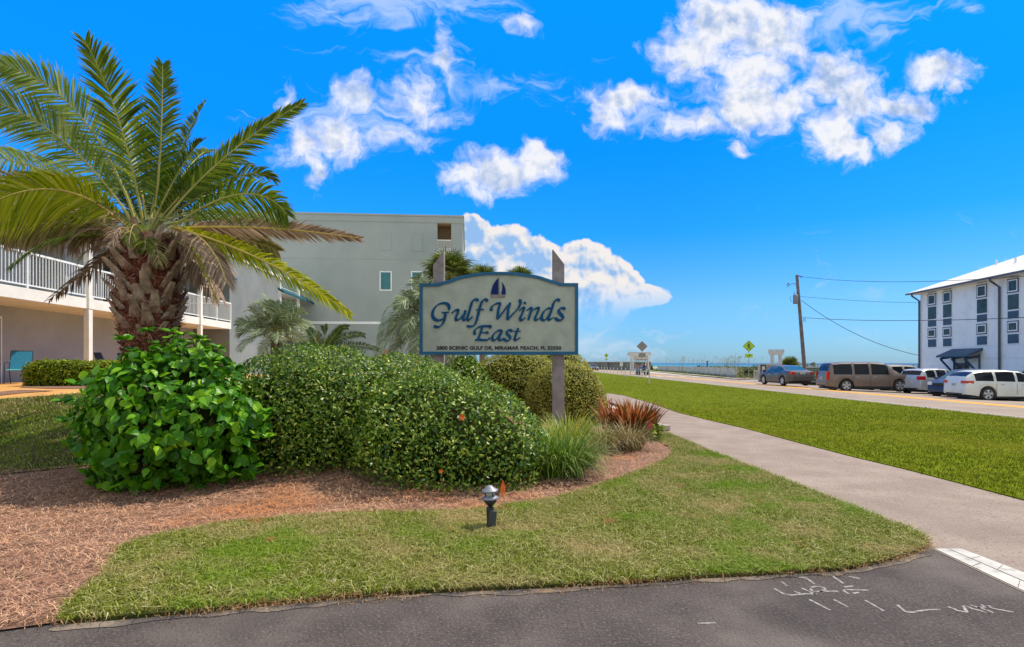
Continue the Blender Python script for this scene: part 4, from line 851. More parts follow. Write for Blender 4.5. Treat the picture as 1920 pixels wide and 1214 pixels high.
# local frame: +y away along the facade, +x towards the lawn
FL = 1.1
X0, Y0 = -14.2+.0784*9.5, 6.0       # facade corner, near end (outside the frame)
L = bld('condo_wing', 'two-storey beige wing with a long railed balcony at the left', 'building', X0, Y0, FL)
def yl(Z): return (Z-Y0)/math.cos(TH)
Ye = yl(30.7)
MB().box(-9, -2.0, 0, Ye, 0, 2.5).build('lower_wall', m_stucco, L)
MB().box(-9, -2.2, 0, Ye, 2.85, 5.25).build('upper_wall', m_stucco, L)
MB().box(-9, 0, 0, Ye, 2.5, 2.85).build('balcony_slab', m_slab, L, bevel=.01)
MB().box(-9, -.25, 0, Ye+.002, 5.25, 5.75).build('roof_band', m_stucco, L)
MB().box(-9.1, -.18, -.1, Ye+.06, 5.75, 5.87).build('roof_cap', m_stucco, L)
cp = MB().add([(-.25, yl(27.6), 5.85), (.25, yl(27.6), 5.3), (.25, Ye+.2, 5.3), (-.25, Ye+.2, 5.85), (-.25, yl(27.6), 5.25), (.25, yl(27.6), 5.2), (.25, Ye+.2, 5.2), (-.25, Ye+.2, 5.25)], [(0,1,2,3), (4,7,6,5), (1,5,6,2), (0,4,5,1), (3,2,6,7), (0,3,7,4)]).build('teal_eave', m_teal, L)
for Z in (11.3, 19.2, 27.2):
    y = yl(Z); MB().box(-.13, .05, y-.1, y+.1, -.05, 2.497).box(-.15, .07, y-.12, y+.12, 2.5, 2.9).box(-.13, .05, y-.1, y+.1, 2.9, 5.25).build('column', m_slab, L, bevel=.01)
for a, b in ((0, yl(11.2)), (yl(11.4), yl(19.1)), (yl(19.3), yl(27.1)), (yl(27.3), Ye)):
    r_ = MB(); r_.box(-.06, -.01, a, b, 3.88, 3.94).box(-.055, -.015, a, b, 2.93, 2.97)
    npst = max(2, round((b-a)/2.6))
    for k in range(npst+1): y = a+(b-a)*k/npst; r_.box(-.062, -.008, y-.025, y+.025, 2.852, 3.945)
    r_.build('railing', m_rail, L); bal = MB(); n = int((b-a)/.125)
    for k in range(n): y = a+(b-a)*(k+.5)/n; bal.box(-.045, -.025, y-.009, y+.009, 2.97, 3.88)
    bal.build('balusters', m_rail, L)
MB().box(-2.2, -.05, Ye-.06, Ye-.02, 3.88, 3.94).build('end_rail', m_rail, L)
for Z, lo_, hw_ in ((17.1, 1, 1.0), (22.2, 1, .22), (15.0, 0, 1.0), (24.3, 0, 1.0)):
    y = yl(Z); z0, z1 = (.02, 2.15) if lo_ else (2.87, 5.0); xw = -2.0 if lo_ else -2.2
    d_ = MB().box(xw, xw+.06, y-hw_, y+hw_, z0, z1).build('sliding_door', m_door, L); MB().box(xw+.061, xw+.066, y-hw_*.93, y-.03, z0+.08, z1-.08).box(xw+.061, xw+.066, y+.03, y+hw_*.93, z0+.08, z1-.08).build('door_glass', m_glassd, d_)
for Z in (15.4, 19.4, 23.4, 27.4):   # partition fins between the patios
    y = yl(Z+.5)
    MB().box(-2.2, -1.2, y-.08, y+.08, 2.852, 5.248).build('partition', m_stucco, L)
# second section: blank wall, then more balconies
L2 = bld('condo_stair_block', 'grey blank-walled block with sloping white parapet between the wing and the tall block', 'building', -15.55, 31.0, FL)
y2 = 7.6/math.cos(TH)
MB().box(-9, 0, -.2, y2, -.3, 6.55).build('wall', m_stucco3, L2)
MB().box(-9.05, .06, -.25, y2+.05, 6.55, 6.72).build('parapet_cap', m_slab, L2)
L3 = bld('balcony_tower', 'narrow section with white columns and teal canopies beside the tall block', 'building', -15.55-.0784*7.7, 38.7, FL)
y3 = 8.6
MB().box(-9, -1.8, 0, y3, -.3, 5.9).build('wall', m_stucco, L3)
for z_ in (2.5,): MB().box(-1.8, .1, 0, y3, z_, z_+.32).build('balcony_slab', m_slab, L3)
MB().box(-9, -.3, 0, y3, 5.9, 6.1).build('roof', m_slab, L3)
MB().add([(-.6, .05, 6.25), (.35, .05, 5.65), (.35, y3, 5.65), (-.6, y3, 6.25), (-.6, .05, 6.05), (.35, .05, 5.5), (.35, y3, 5.5), (-.6, y3, 6.05)], [(0,1,2,3), (4,7,6,5), (1,5,6,2), (0,4,5,1), (3,2,6,7), (0,3,7,4)]).build('teal_canopy', m_teal, L3)
for y in (.15, 4.4, y3-.15): MB().box(-.05, .13, y-.09, y+.09, -.3, 6.9 if y < 5 else 6.5).build('column', m_rail, L3)
MB().box(-.02, .10, .25, 4.3, 6.75, 6.85).box(-.02, .10, 4.5, y3-.25, 6.35, 6.45).build('top_rail', m_rail, L3)
r_ = MB().box(.02, .06, .25, y3-.25, 3.85, 3.91)
for k in range(60): y = .3+(y3-.6)*k/59; r_.box(.03, .05, y-.01, y+.01, 2.82, 3.85)
r_.build('railing', m_rail, L3)
# tall block, end wall facing the camera; local x to the right, wall at y = 0
TB = bld('condo_tower', 'four-storey pale grey-green block with a flat roof behind the palms', 'building', -4.18, 47.5, FL, TH)
W_, Ht = 27.0, 13.0
def tx(px, py):          # pixel -> (local x, local z) on the end wall
    dx = (px-960)/F; ux, uy = math.cos(TH), math.sin(TH)
    k = (47.5*dx+4.18)/(ux-uy*dx); Z = 47.5+k*uy; return k, EYE+(HOR-py)/F*Z-FL
ox0, oz0 = tx(820, 465); ox1, oz1 = tx(846, 418)
# wall built round the corner balcony opening
MB().box(-W_, ox0, 0, 14, -.5, Ht).box(ox1, 0, 0, 14, -.5, Ht).box(ox0, ox1, 0, 14, -.5, oz0).box(ox0, ox1, 0, 14, oz1, Ht).build('wall', m_stucco2, TB)
MB().box(ox0+.001, ox1-.001, 1.6, 1.75, oz0, oz1).build('recess_wall', m_tan, TB)
MB().box(ox0+.002, ox1-.002, 0.05, 1.6, oz1-.1, oz1-.002).build('recess_ceiling', m_tan, TB)
br_ = MB().box(ox0, ox1, -.04, 0.0, oz0+.62, oz0+.68).box(ox0, ox1, -.04, .0, oz0-.42, oz0-.37)
for k in range(14): x = ox0+(ox1-ox0)*(k+.5)/14; br_.box(x-.015, x+.015, -.03, -.01, oz0-.37, oz0+.62)
br_.build('railing', m_rail, TB)
MB().box(-W_-.1, .12, -.12, 14.1, Ht, Ht+.14).box(-W_-.05, .06, -.06, 14.05, Ht-.5, Ht-.001).build('cornice', m_stucco2, TB, bevel=.01)
for (a_, b_, c_, d_, kind) in ((714,733,438,470,'blank'), (773,792,440,472,'blank'), (714,732.5,511,543.5,'teal'), (773,791,511,543,'teal'), (714,733,583,607,'blank'), (714,733,655,680,'brown'), (776,790,654,680,'brown')):
    x0_, z1_ = tx(a_, c_); x1_, z0_ = tx(b_, d_)
    if kind == 'teal':
        f_ = MB().box(x0_-.1, x1_+.1, -.05, -.0, z0_-.1, z1_+.1).build('window', m_rail, TB); MB().box(x0_, x1_, -.056, -.049, z0_, z1_).build('pane', m_tealwin, f_)
    elif kind == 'blank': MB().box(x0_, x1_, -.035, 0, z0_, z1_).build('blind_panel', m_stucco2, TB, bevel=.01)
    else: MB().box(x0_, x1_, -.04, 0, z0_, z1_).build('vent_door', m_tan, TB)
x0_, z0_ = tx(560, 607.5); x1_, z1_ = tx(714, 604)
MB().box(-W_, x1_, -.06, 0, z0_, z1_+.02).build('string_course', m_rail, TB)
_, zz1 = tx(700, 487); MB().box(-W_, 0, -.012, 0, zz1, zz1+.03).build('groove_line', m_stucco, TB)
# peach roof piece beyond the wing
pr = MB(); q = P3(352, 408, 60); pr.box(-4, 4, -3, 3, -8, 0).add([(-4.3, -3.3, 0), (4.3, -3.3, 0), (4.3, 3.3, 0), (-4.3, 3.3, 0), (0, 0, .9)], [(0,1,4), (1,2,4), (2,3,4), (3,0,4), (3,2,1,0)], 1)
o = pr.build('rooftop_house', [m_stucco, mat('peach_roof', (.60, .30, .13), (.70, .40, .20), .8, 1)]); o.location = (q.x-3, 64, q.z-.9); tag(o, 'distant building corner with a peach-coloured roof behind the palm crown', 'building')

# patio chairs
m_sling = mat('teal_sling', (.010, .16, .26), (.018, .22, .34), .7, 30); m_slingn = mat('navy_sling', (.008, .03, .16), (.012, .05, .22), .7, 30)
m_cframe = mat('dark_frame', (.02, .03, .05), (.04, .05, .07), .4, 9); m_cush = mat('aqua_cushion', (.10, .50, .52), (.14, .60, .60), .8, 9)
def chair(label, loc, rz, msl, seat_m):
    t_ = thing('patio_chair', label, 'chair', loc, rz, 'sling chairs on the patio')
    MB().add([(-.25, .18, .42), (.25, .18, .42), (.25, .42, .98), (-.25, .42, .98), (-.25, .2, .41), (.25, .2, .41), (.25, .44, .97), (-.25, .44, .97)], [(0,1,2,3), (7,6,5,4), (0,4,5,1), (2,6,7,3), (1,5,6,2), (0,3,7,4)]).build('backrest', msl, t_)
    MB().box(-.25, .25, -.28, .18, .40, .425).build('seat', seat_m, t_, bevel=.01)
    for s in (-1, 1):
        MB().tube([(s*.27, -.30, 0), (s*.27, -.26, .40), (s*.28, -.22, .62), (s*.28, .22, .64), (s*.27, .30, .70)], .014, 7).build('arm_frame', m_cframe, t_)
        MB().tube([(s*.27, .42, 0), (s*.27, .26, .40), (s*.26, .44, .99)], .014, 7).build('leg', m_cframe, t_)
    MB().tube([(-.26, .44, .99), (.26, .44, .99)], .014, 7).build('top_bar', m_cframe, t_); return t_
chair('teal sling patio chair standing alone at the left end of the low hedge', (-14.98, 17.0, FL+.03), R(30), m_sling, m_cush)
chair('teal patio chair cut by the left edge of the photo', (-15.22, 16.2, FL+.03), R(50), m_sling, m_cush)
chair('navy blue patio chair behind the low hedge', (-14.75, 20.6, FL+.03), R(150), m_slingn, m_slingn)
chair('navy blue patio chair partly hidden beside the palm trunk', (-14.6, 21.6, FL+.03), R(160), m_slingn, m_slingn)

# ------------------------------------------------------------------ path light
m_lblk = mat('lamp_black', (.010, .011, .013), (.03, .032, .036), .38, 20, spec=.6); m_lgrey = mat('lamp_grey', (.20, .21, .24), (.30, .31, .34), .5, 20, metal=.3); m_lens = mat('lamp_lens', (.35, .33, .28), (.45, .43, .38), .2, 9)
lx, ly = G(922, 996)
lp = thing('path_light', 'small dark pagoda-topped garden light tilted on the lawn edge', 'lamp', (lx, ly, hz(lx, ly)+.02)); lp.rotation_euler = (0, R(-3), 0)
MB().lathe([(.0, .455), (.025, .452), (.04, .435), (.085, .405), (.09, .398), (.05, .40), (.0, .40)], n=24).build('cap', m_lgrey, lp, True)
MB().lathe([(.0, .398), (.052, .397), (.052, .345), (.0, .345)], n=18).build('lens', m_lens, lp, True)
MB().lathe([(.0, .352), (.055, .35), (.092, .322), (.088, .314), (.055, .325), (.0, .325)], n=24).build('shade_ring', m_lgrey, lp, True)
cage = MB()
for k in range(4):
    a = k*math.pi/2+.6; cage.tube([(.055*math.cos(a), .055*math.sin(a), .40), (.055*math.cos(a), .055*math.sin(a), .30)], .005, 5)
cage.build('cage_bars', m_lblk, lp)
MB().lathe([(.0, .318), (.068, .312), (.066, .285), (.030, .245), (.016, .235), (.016, .205), (.0, .205)], n=20).build('collar', m_lblk, lp, True)
MB().box(-.045, .035, -.04, .04, -.03, .225).build('stem_housing', m_lblk, lp, bevel=.008)
tb = MB().box(-.042, .038, -.075, -.035, .045, .205).build('solar_panel', mat('panel_black', (.03, .03, .032), (.07, .07, .075), .3, 40, bump=.5, bscale=200), lp, bevel=.006); tb.rotation_euler = (0, R(8), 0)

# ------------------------------------------------------------------ right-hand building
m_wsid = mat('white_siding', (.76, .78, .78), (.84, .85, .84), .8, .5, 6, .4, 25, extra=patches((.60, .62, .64), 1.3, .55, .75, .6, 6))
m_trim = mat('white_trim', (.72, .74, .76), (.78, .80, .81), .7, 6)
m_bpan = mat('blue_panel', (.025, .065, .11), (.04, .09, .14), .6, 4)
m_roofw = mat('pale_roof', (.62, .56, .49), (.74, .69, .62), .9, .8, 6, .4, 12)
m_dk = mat('dark_gutter', (.05, .065, .085), (.08, .09, .12), .5, 4)
m_win = mat('window_glass', (.012, .022, .026), (.05, .065, .065), .12, 1.4, spec=.3)
RB = thing('beach_hotel', 'three-storey white hotel with stacked narrow windows and blue panels at the right', 'building', (35.0, 48.0, -.3), math.atan2(-.995, -.1)+math.pi/2)
# local: +x ... facade direction; build with own frame: u along facade towards the camera, n outward (to the left)
ud = Vector((-.1, -.995, 0)).normalized(); nd = Vector((-ud.y, ud.x, 0))*-1
RB.rotation_euler = (0, 0, 0)
def rb(mb_, u0, u1, n0, n1, z0, z1, mi=0):
    O = ud*u0+nd*n0; O.z = z0; return mb_.obox(O, ud*(u1-u0), nd*(n1-n0), Vector((0, 0, z1-z0)), mi)
zt = lambda z: z+.3     # world height -> local
rb(MB(), 0, 30, -14, 0, 0, 8.05).build('wall', m_wsid, RB)
EV = 8.1
rf = MB()
pp = lambda u, n, z: tuple(ud*u+nd*n+Vector((0, 0, z)))
rf.add([pp(-.7, .7, EV), pp(30, .7, EV+.0), pp(30, -7, EV+3.15), pp(6.5, -7, EV+3.15), pp(-.7, -14.7, EV), pp(30, -14.7, EV), pp(-.7, .7, EV-.16), pp(30, .7, EV-.16), pp(30, -14.7, EV-.16), pp(-.7, -14.7, EV-.16)],
       [(0, 1, 2, 3), (0, 3, 4), (3, 2, 5, 4), (6, 7, 1, 0), (9, 6, 0, 4), (6, 9, 8, 7), (1, 7, 8, 5, 2)])
roof = rf.build('roof', m_roofw, RB)
g_ = MB(); rb(g_, -.75, 30, .705, .80, EV-.16, EV-.04); g_.build('gutter', m_dk, RB)
for (u, n, s) in ((3.6, -3.5, .22), (7.0, -2.4, .22), (9.5, -4.5, .3)):
    z = EV+3.15*(.7-n)/7.7; c = ud*u+nd*n; MB().tube([(c.x, c.y, z-.1), (c.x, c.y, z+s*1.6)], .07, 8).build('roof_vent', m_trim, roof)
c = ud*12.2+nd*-4.8; MB().box(c.x-.5, c.x+.5, c.y-.5, c.y+.5, EV+2.2, EV+2.9).build('roof_unit', mat('brick_red', (.25, .08, .05), (.35, .12, .08), .9, 5), roof)
for z in (2.97, 2.1, 1.25):
    b_ = MB(); rb(b_, 0, 30, 0, .02, zt(z), zt(z)+.04); b_.build('siding_band', m_dk if z < 0 else m_trim, RB)
for u in (5.6, 6.5, 8.4, 10.4, 13.5): b_ = MB(); rb(b_, u, u+.03, 0, .012, zt(3.02), EV-.2); b_.build('panel_seam', m_trim, RB)
def wcol(u0, u1):
    def w_(nm, z0, z1, m_, fr=.07, out=.04, dbl=False):
        f_ = MB(); rb(f_, u0-fr, u1+fr, 0, out, zt(z0)-fr, zt(z1)+fr); fo = f_.build(nm, m_trim, RB)
        if dbl: q_ = MB(); rb(q_, u0-.02, u1+.02, out+.001, out+.03, zt(z0)-.02, zt(z1)+.02); q_.build('inner_frame', m_dk, fo); q_ = MB(); rb(q_, u0+.06, u1-.06, out+.031, out+.045, zt(z0)+.06, zt(z1)-.06); q_.build('inner_trim', m_trim, fo)
        p_ = MB(); e = .14 if dbl else 0; rb(p_, u0+e, u1-e, out+(.046 if dbl else .001), out+(.05 if dbl else .012), zt(z0)+e, zt(z1)-e); p_.build('pane' if m_ is m_win else 'panel', m_, fo)
    w_('vent', 7.60, 7.76, m_dk, .03); w_('window', 6.52, 7.46, m_win, .07, .05, True); w_('window', 5.38, 6.40, m_win, .07)
    w_('infill_panel', 4.77, 5.28, m_bpan, .04); w_('window', 3.85, 4.60, m_win, .10, .05, True); w_('infill_panel', 2.98+.1, 3.70, m_bpan, .05)
for u0, u1 in ((1.1, 2.15), (3.0, 4.0), (6.75, 7.75), (9.65, 10.6), (13.5, 14.5)): wcol(u0, u1)
for u0, u1 in ((2.0, 3.1), (8.8, 9.8), (12.2, 13.3), (15.5, 16.5)):
    f_ = MB(); rb(f_, u0-.08, u1+.08, 0, .04, zt(.45), zt(1.05)); fo = f_.build('low_window', m_trim, RB); q_ = MB(); rb(q_, u0, u1, .041, .05, zt(.53), zt(.97)); q_.build('pane', m_win, fo)
for u in (.05, 9.0):
    d_ = MB(); O = ud*u+nd*.12; O2 = ud*u+nd*.72
    d_.tube([(O2.x, O2.y, EV-.1), (O2.x, O2.y, EV-.3), (O.x, O.y, EV-.75), (O.x, O.y, .1)], .075, 8); d_.build('downpipe', m_dk, RB)
# entrance canopy with brackets
cn = MB(); cn.add([pp(4.0, 0, zt(2.85)), pp(7.3, 0, zt(2.85)), pp(7.3, 1.2, zt(2.3)), pp(4.0, 1.2, zt(2.3)), pp(4.0, 0, zt(2.7)), pp(7.3, 0, zt(2.7)), pp(7.3, 1.2, zt(2.18)), pp(4.0, 1.2, zt(2.18))], [(0,1,2,3), (4,7,6,5), (3,2,6,7), (0,3,7,4), (1,5,6,2)])
can = cn.build('entrance_canopy', m_bpan, RB)
for u in (4.3, 5.6, 7.0):
    k_ = MB(); a, b, c_ = ud*u+nd*.05, ud*u+nd*1.05, ud*u+nd*.05
    k_.tube([(a.x, a.y, zt(2.25)), (b.x, b.y, zt(2.08))], .08, 4); k_.tube([(a.x, a.y, zt(.9)), (b.x, b.y, zt(2.05))], .08, 4); k_.tube([(a.x, a.y, zt(.7)), (a.x, a.y, zt(2.4))], .08, 4); k_.build('bracket', m_bpan, can)
q_ = MB(); rb(q_, 4.4, 5.9, .0, .06, 0, zt(1.75)); dr = q_.build('door', m_dk, RB); q_ = MB(); rb(q_, 4.55, 5.05, .061, .07, zt(.2), zt(1.6)); rb(q_, 5.2, 5.75, .061, .07, zt(.2), zt(1.6)); q_.build('door_glass', m_win, dr)

# ------------------------------------------------------------------ utility pole and wires
m_wood = mat('pole_wood', (.12, .09, .085), (.22, .17, .155), .9, 3, 6, .6, 20)
m_wire = mat('wire', (.015, .015, .018), (.03, .03, .03), .6, 1)
pt_, pb = P3(1494, 516, 54), P3(1511, 716, 54)
pole = thing('utility_pole', 'leaning wooden utility pole with a transformer beside the road', 'utility pole', tuple(pb))
def lp_(px, py, dz=0): v = P3(px, py, 54)-pb; return (v.x, v.y+dz, v.z)
MB().tube([(0, 0, -.3), lp_(1494, 516)], [.19, .13], 12).build('shaft', m_wood, pole)
MB().tube([lp_(1495, 517), lp_(1503, 519), lp_(1503, 521)], .06, 6).tube([lp_(1495, 534), lp_(1487, 532), lp_(1478, 535)], .03, 6).tube([lp_(1478, 531), lp_(1475, 535), lp_(1477, 539), lp_(1480, 535), lp_(1478, 531)], .03, 6).tube([lp_(1505, 596), lp_(1509, 596), lp_(1510, 603), lp_(1507, 604), lp_(1507, 597)], .025, 6).build('cross_arm', m_dk, pole)
v = P3(1490.5, 562, 54)-pb
tr_ = MB().lathe([(0, .45), (.2, .44), (.23, .40), (.23, -.40), (.2, -.44), (0, -.45)], (v.x-.02, v.y-.15, v.z), 14).build('transformer', mat('transformer_grey', (.16, .17, .18), (.24, .24, .25), .5, 3), pole, True)
MB().tube([(v.x-.15, v.y-.15, v.z+.44), (v.x-.15, v.y-.15, v.z+.75)], .03, 6).tube([(v.x+.1, v.y-.15, v.z+.44), (v.x+.1, v.y-.15, v.z+.65)], .03, 6).tube([lp_(1484, 566), lp_(1481, 560), lp_(1483, 555)], .02, 5).build('bushing', m_dk, tr_)
def wire(label, a, b, sag, r=.022):
    a, b = Vector(a), Vector(b); pts = [a.lerp(b, k/20)+Vector((0, 0, -4*sag*(k/20)*(1-k/20))) for k in range(21)]
    o = MB().tube(pts, r, 6).build('wire', m_wire); tag(o, label, 'wire', 'wires from the utility pole')
wire('top wire from the pole head to the hotel roof', P3(1503, 519, 54), P3(1960, 515, 30), .45, .018)
wire('second wire, thin, ending at the hotel wall corner', P3(1500, 556, 54), P3(1724, 568, 49), .12, .015)
wire('third wire crossing in front of the hotel windows', P3(1508, 596, 54), P3(1960, 594, 30), .25, .022)
wire('slack service cable drooping from the transformer to the hotel corner', P3(1503, 564, 54), P3(1724, 667, 49.5), .75, .024)

# ------------------------------------------------------------------ cars
m_tyre = mat('tyre', (.012, .012, .012), (.025, .025, .025), .85, 9); m_rim = mat('alloy_rim', (.45, .45, .46), (.60, .60, .61), .35, 5, metal=.7)
m_cg = mat('car_glass', (.008, .009, .012), (.014, .016, .02), .12, 1, spec=.22); m_cgb = mat('blue_car_glass', (.015, .07, .12), (.02, .10, .17), .08, 1, spec=.5)
m_blk = mat('black_trim', (.012, .012, .013), (.025, .025, .025), .6, 9); m_chr = mat('chrome', (.6, .6, .6), (.7, .7, .7), .15, 9, metal=1)
m_tail = mat('tail_lamp', (.42, .008, .010), (.55, .015, .015), .15, 9, spec=.8); m_hl_ = mat('head_lamp', (.60, .62, .64), (.72, .74, .76), .08, 9, spec=.9); m_plate = mat('plate', (.55, .56, .54), (.65, .66, .64), .4, 9); m_amb = mat('amber_lamp', (.7, .28, .02), (.8, .35, .03), .2, 9)
def paint(n, c, metal=.4): return mat(n, c, tuple(min(1, q*1.12) for q in c), .36, 2, metal=metal*.6, coat=.4, extra=None)
def interp(pts, x):
    if x <= pts[0][0]: return pts[0][1]
    for (a, b), (c, d) in zip(pts, pts[1:]):
        if x <= c: return b+(d-b)*(x-a)/(c-a)
    return pts[-1][1]
def car(name, label, cat, loc, rz, Ln, Wd, prof, belt, wins, axles, wr, pm, style, group='parked cars', glass=None, sill=.26):
    """x forwards, centre origin; prof: roofline (x,z); belt: waistline; wins: side window spans"""
    glass = glass or m_cg; root = thing(name, label, cat, loc, rz, group); hw = Wd/2
    xs = sorted(set([round(-Ln/2+Ln*k/64, 4) for k in range(65)]+[p[0] for p in prof]+[w_ for ab in wins for w_ in ab[:2]]))
    B, Gs = MB(), MB(); rings = []; NR = 12
    for x in xs:
        top = interp(prof, x); bl = min(interp(belt, x), top-.02); e = min(1, (Ln/2-abs(x))/.55); pw = hw*(1-.20*(1-e)**2.2)
        zb = sill+.10*(1-min(1, (Ln/2-abs(x))/.7)); za = zb
        for ax in axles:
            d = abs(x-ax); rr_ = wr+.07
            if d < rr_: za = max(za, wr+math.sqrt(rr_*rr_-d*d))
        za = min(za, bl-.08); gh = top-bl; k = min(1, gh/.32); tw = pw*(.97-.20*k)
        m1 = za+(bl-za)*.45
        ring = [(0, zb-.02), (pw*.80, zb-.02) if za == zb else (pw*.78, za), (pw*.965, za), (pw, m1), (pw*.99, bl-.10 if bl-.10 > m1 else m1+.01), (pw*.955, bl), (pw*.955*(1-.5)+tw*.5+.012*k, bl+gh*.5), (tw, bl+gh*.86), (tw*.90, bl+gh*.965), (tw*.55, top+.0), (0, top+.015*k)]
        rings.append(ring)
    n = len(rings[0])
    for side in (1, -1):
        off = []
        for x, r in zip(xs, rings): off.append([(x, side*y, z) for y, z in r])
        for i in range(len(xs)-1):
            xm = (xs[i]+xs[i+1])/2
            for j in range(n-1):
                q = [off[i][j], off[i+1][j], off[i+1][j+1], off[i][j+1]]
                isg = False
                if j in (5, 6) and any(a < xm < b for a, b, *_ in wins): isg = True
                sl = abs(interp(prof, xs[i+1])-interp(prof, xs[i]))/(xs[i+1]-xs[i])
                if j in (7, 8, 9) and any(a < xm < b for a, b in style['screens']): isg = True
                if j == 7 and isg: isg = False
                (Gs if isg else B).add(q, [(0, 1, 2, 3) if side == 1 else (3, 2, 1, 0)])
        for i_ in (0, -1): v_ = off[i_]; B.add([(v_[0][0], 0, v_[0][1]-.0)]+v_+[(v_[0][0], 0, v_[-1][2])], [tuple(range(len(v_)+2))])
    def weld(o):
        bm = bmesh.new(); bm.from_mesh(o.data); bmesh.ops.remove_doubles(bm, verts=bm.verts[:], dist=.0008); bmesh.ops.recalc_face_normals(bm, faces=bm.faces[:]); bm.to_mesh(o.data); bm.free()
        sa = o.modifiers.new('e', 'EDGE_SPLIT'); sa.split_angle = R(38); return o
    body = weld(B.build('body', pm, root, True)); weld(Gs.build('windows', glass, root, True))
    zl = lambda x: min(interp(belt, x), interp(prof, x)-.02)
    # door seams and handles
    for x in style.get('seams', ()):
        s_ = MB()
        for sd_ in (1, -1): s_.box(x-.006, x+.006, sd_*(hw+.001)-.002, sd_*(hw+.001)+.002, sill+.12, zl(x)-.11)
        s_.build('door_seam', m_blk, body)
    for x in style.get('handles', ()):
        for sd_ in (1, -1): MB().box(x-.09, x+.09, sd_*hw-.02, sd_*hw+.022, zl(x)-.16, zl(x)-.13).build('door_handle', style.get('trim', m_chr), body, bevel=.006)
    # lower cladding and bumpers
    MB().box(-Ln/2+.25, Ln/2-.25, -hw*.93, hw*.93, sill-.10, sill+.02).build('underbody', m_blk, root)
    if style.get('clad'): 
        for sd_ in (1, -1): MB().box(axles[0]+wr+.1, axles[1]-wr-.1, sd_*hw-.02, sd_*hw+.012, sill, sill+.09).build('sill_trim', m_blk, root)
    # mirrors
    mxp = style.get('mirror', .9)
    for sd_ in (1, -1): MB().box(mxp-.07, mxp+.08, sd_*(hw+.02)-(.0 if sd_ > 0 else .20), sd_*(hw+.02)+(.20 if sd_ > 0 else .0), zl(mxp)+.02, zl(mxp)+.17).build('wing_mirror', style.get('mm', pm), root, bevel=.03)
    # lamps: (x-span, y-span, z-span) boxes wrapping the corners
    def corner(nm, mt_, x0, x1, y0, z0, z1, sgn_):
        for sd_ in (1, -1):
            k = MB(); e0 = min(1, (Ln/2-abs(x0))/.55); w0 = hw*(1-.20*(1-e0)**2.2)+.008; e1 = min(1, max(0, (Ln/2-abs(x1)))/.55); w1 = hw*(1-.20*(1-e1)**2.2)+.010
            xe = x1+sgn_*.014
            vs = [(x0, sd_*w0, z0), (x0, sd_*w0, z1), (xe, sd_*w1, z1), (xe, sd_*w1, z0), (xe, sd_*y0, z0), (xe, sd_*y0, z1), (x0, sd_*(w0-.12), z0), (x0, sd_*(w0-.12), z1)]
            k.add(vs, [(0, 1, 2, 3), (3, 2, 5, 4), (0, 3, 4, 6), (1, 7, 5, 2), (0, 6, 7, 1), (4, 5, 7, 6)]); k.build(nm, mt_, root)
    t = style['tail']; corner('tail_light', m_tail, -Ln/2+t[0], -Ln/2, t[1], t[2], t[3], -1)
    h = style['head']; corner('headlight', m_hl_, Ln/2-h[0], Ln/2, h[1], h[2], h[3], 1)
    gr = style['grille']; MB().box(Ln/2-.02, Ln/2+.016, -gr[0], gr[0], gr[1], gr[2]).build('grille', m_blk, root)
    MB().box(Ln/2-.02, Ln/2+.018, -hw*.62, hw*.62, sill+.08, sill+.22).build('lower_grille', m_blk, root)
    MB().box(-Ln/2-.022, -Ln/2+.02, -hw*.74, hw*.74, style['bump'][0], style['bump'][1]).build('rear_bumper', style.get('bm', pm), root, bevel=.02)
    MB().box(-Ln/2-.012, -Ln/2+.02, -hw*.6, hw*.6, sill+.08, sill+.16).build('bumper_insert', m_blk, root)
    pz = style['plate']; pl = MB().box(-Ln/2-.026-style.get('po', 0), -Ln/2+.02, -.16, .16, pz, pz+.15).build('number_plate', m_plate, root)
    for k in range(5): MB().box(-Ln/2-.029-style.get('po', 0), -Ln/2-.0262-style.get('po', 0), -.12+.05*k, -.09+.05*k, pz+.04, pz+.11).build('plate_digit', m_dk, pl)
    if style.get('rails'):
        for sd_ in (1, -1):
            a, b = style['rails']; MB().tube([(a, sd_*hw*.66, interp(prof, a)-.02), (a+.15, sd_*hw*.66, interp(prof, a+.15)+.06), (b-.15, sd_*hw*.66, interp(prof, b-.15)+.06), (b, sd_*hw*.66, interp(prof, b)-.02)], .018, 6).build('roof_rail', style.get('rm', m_chr), root)
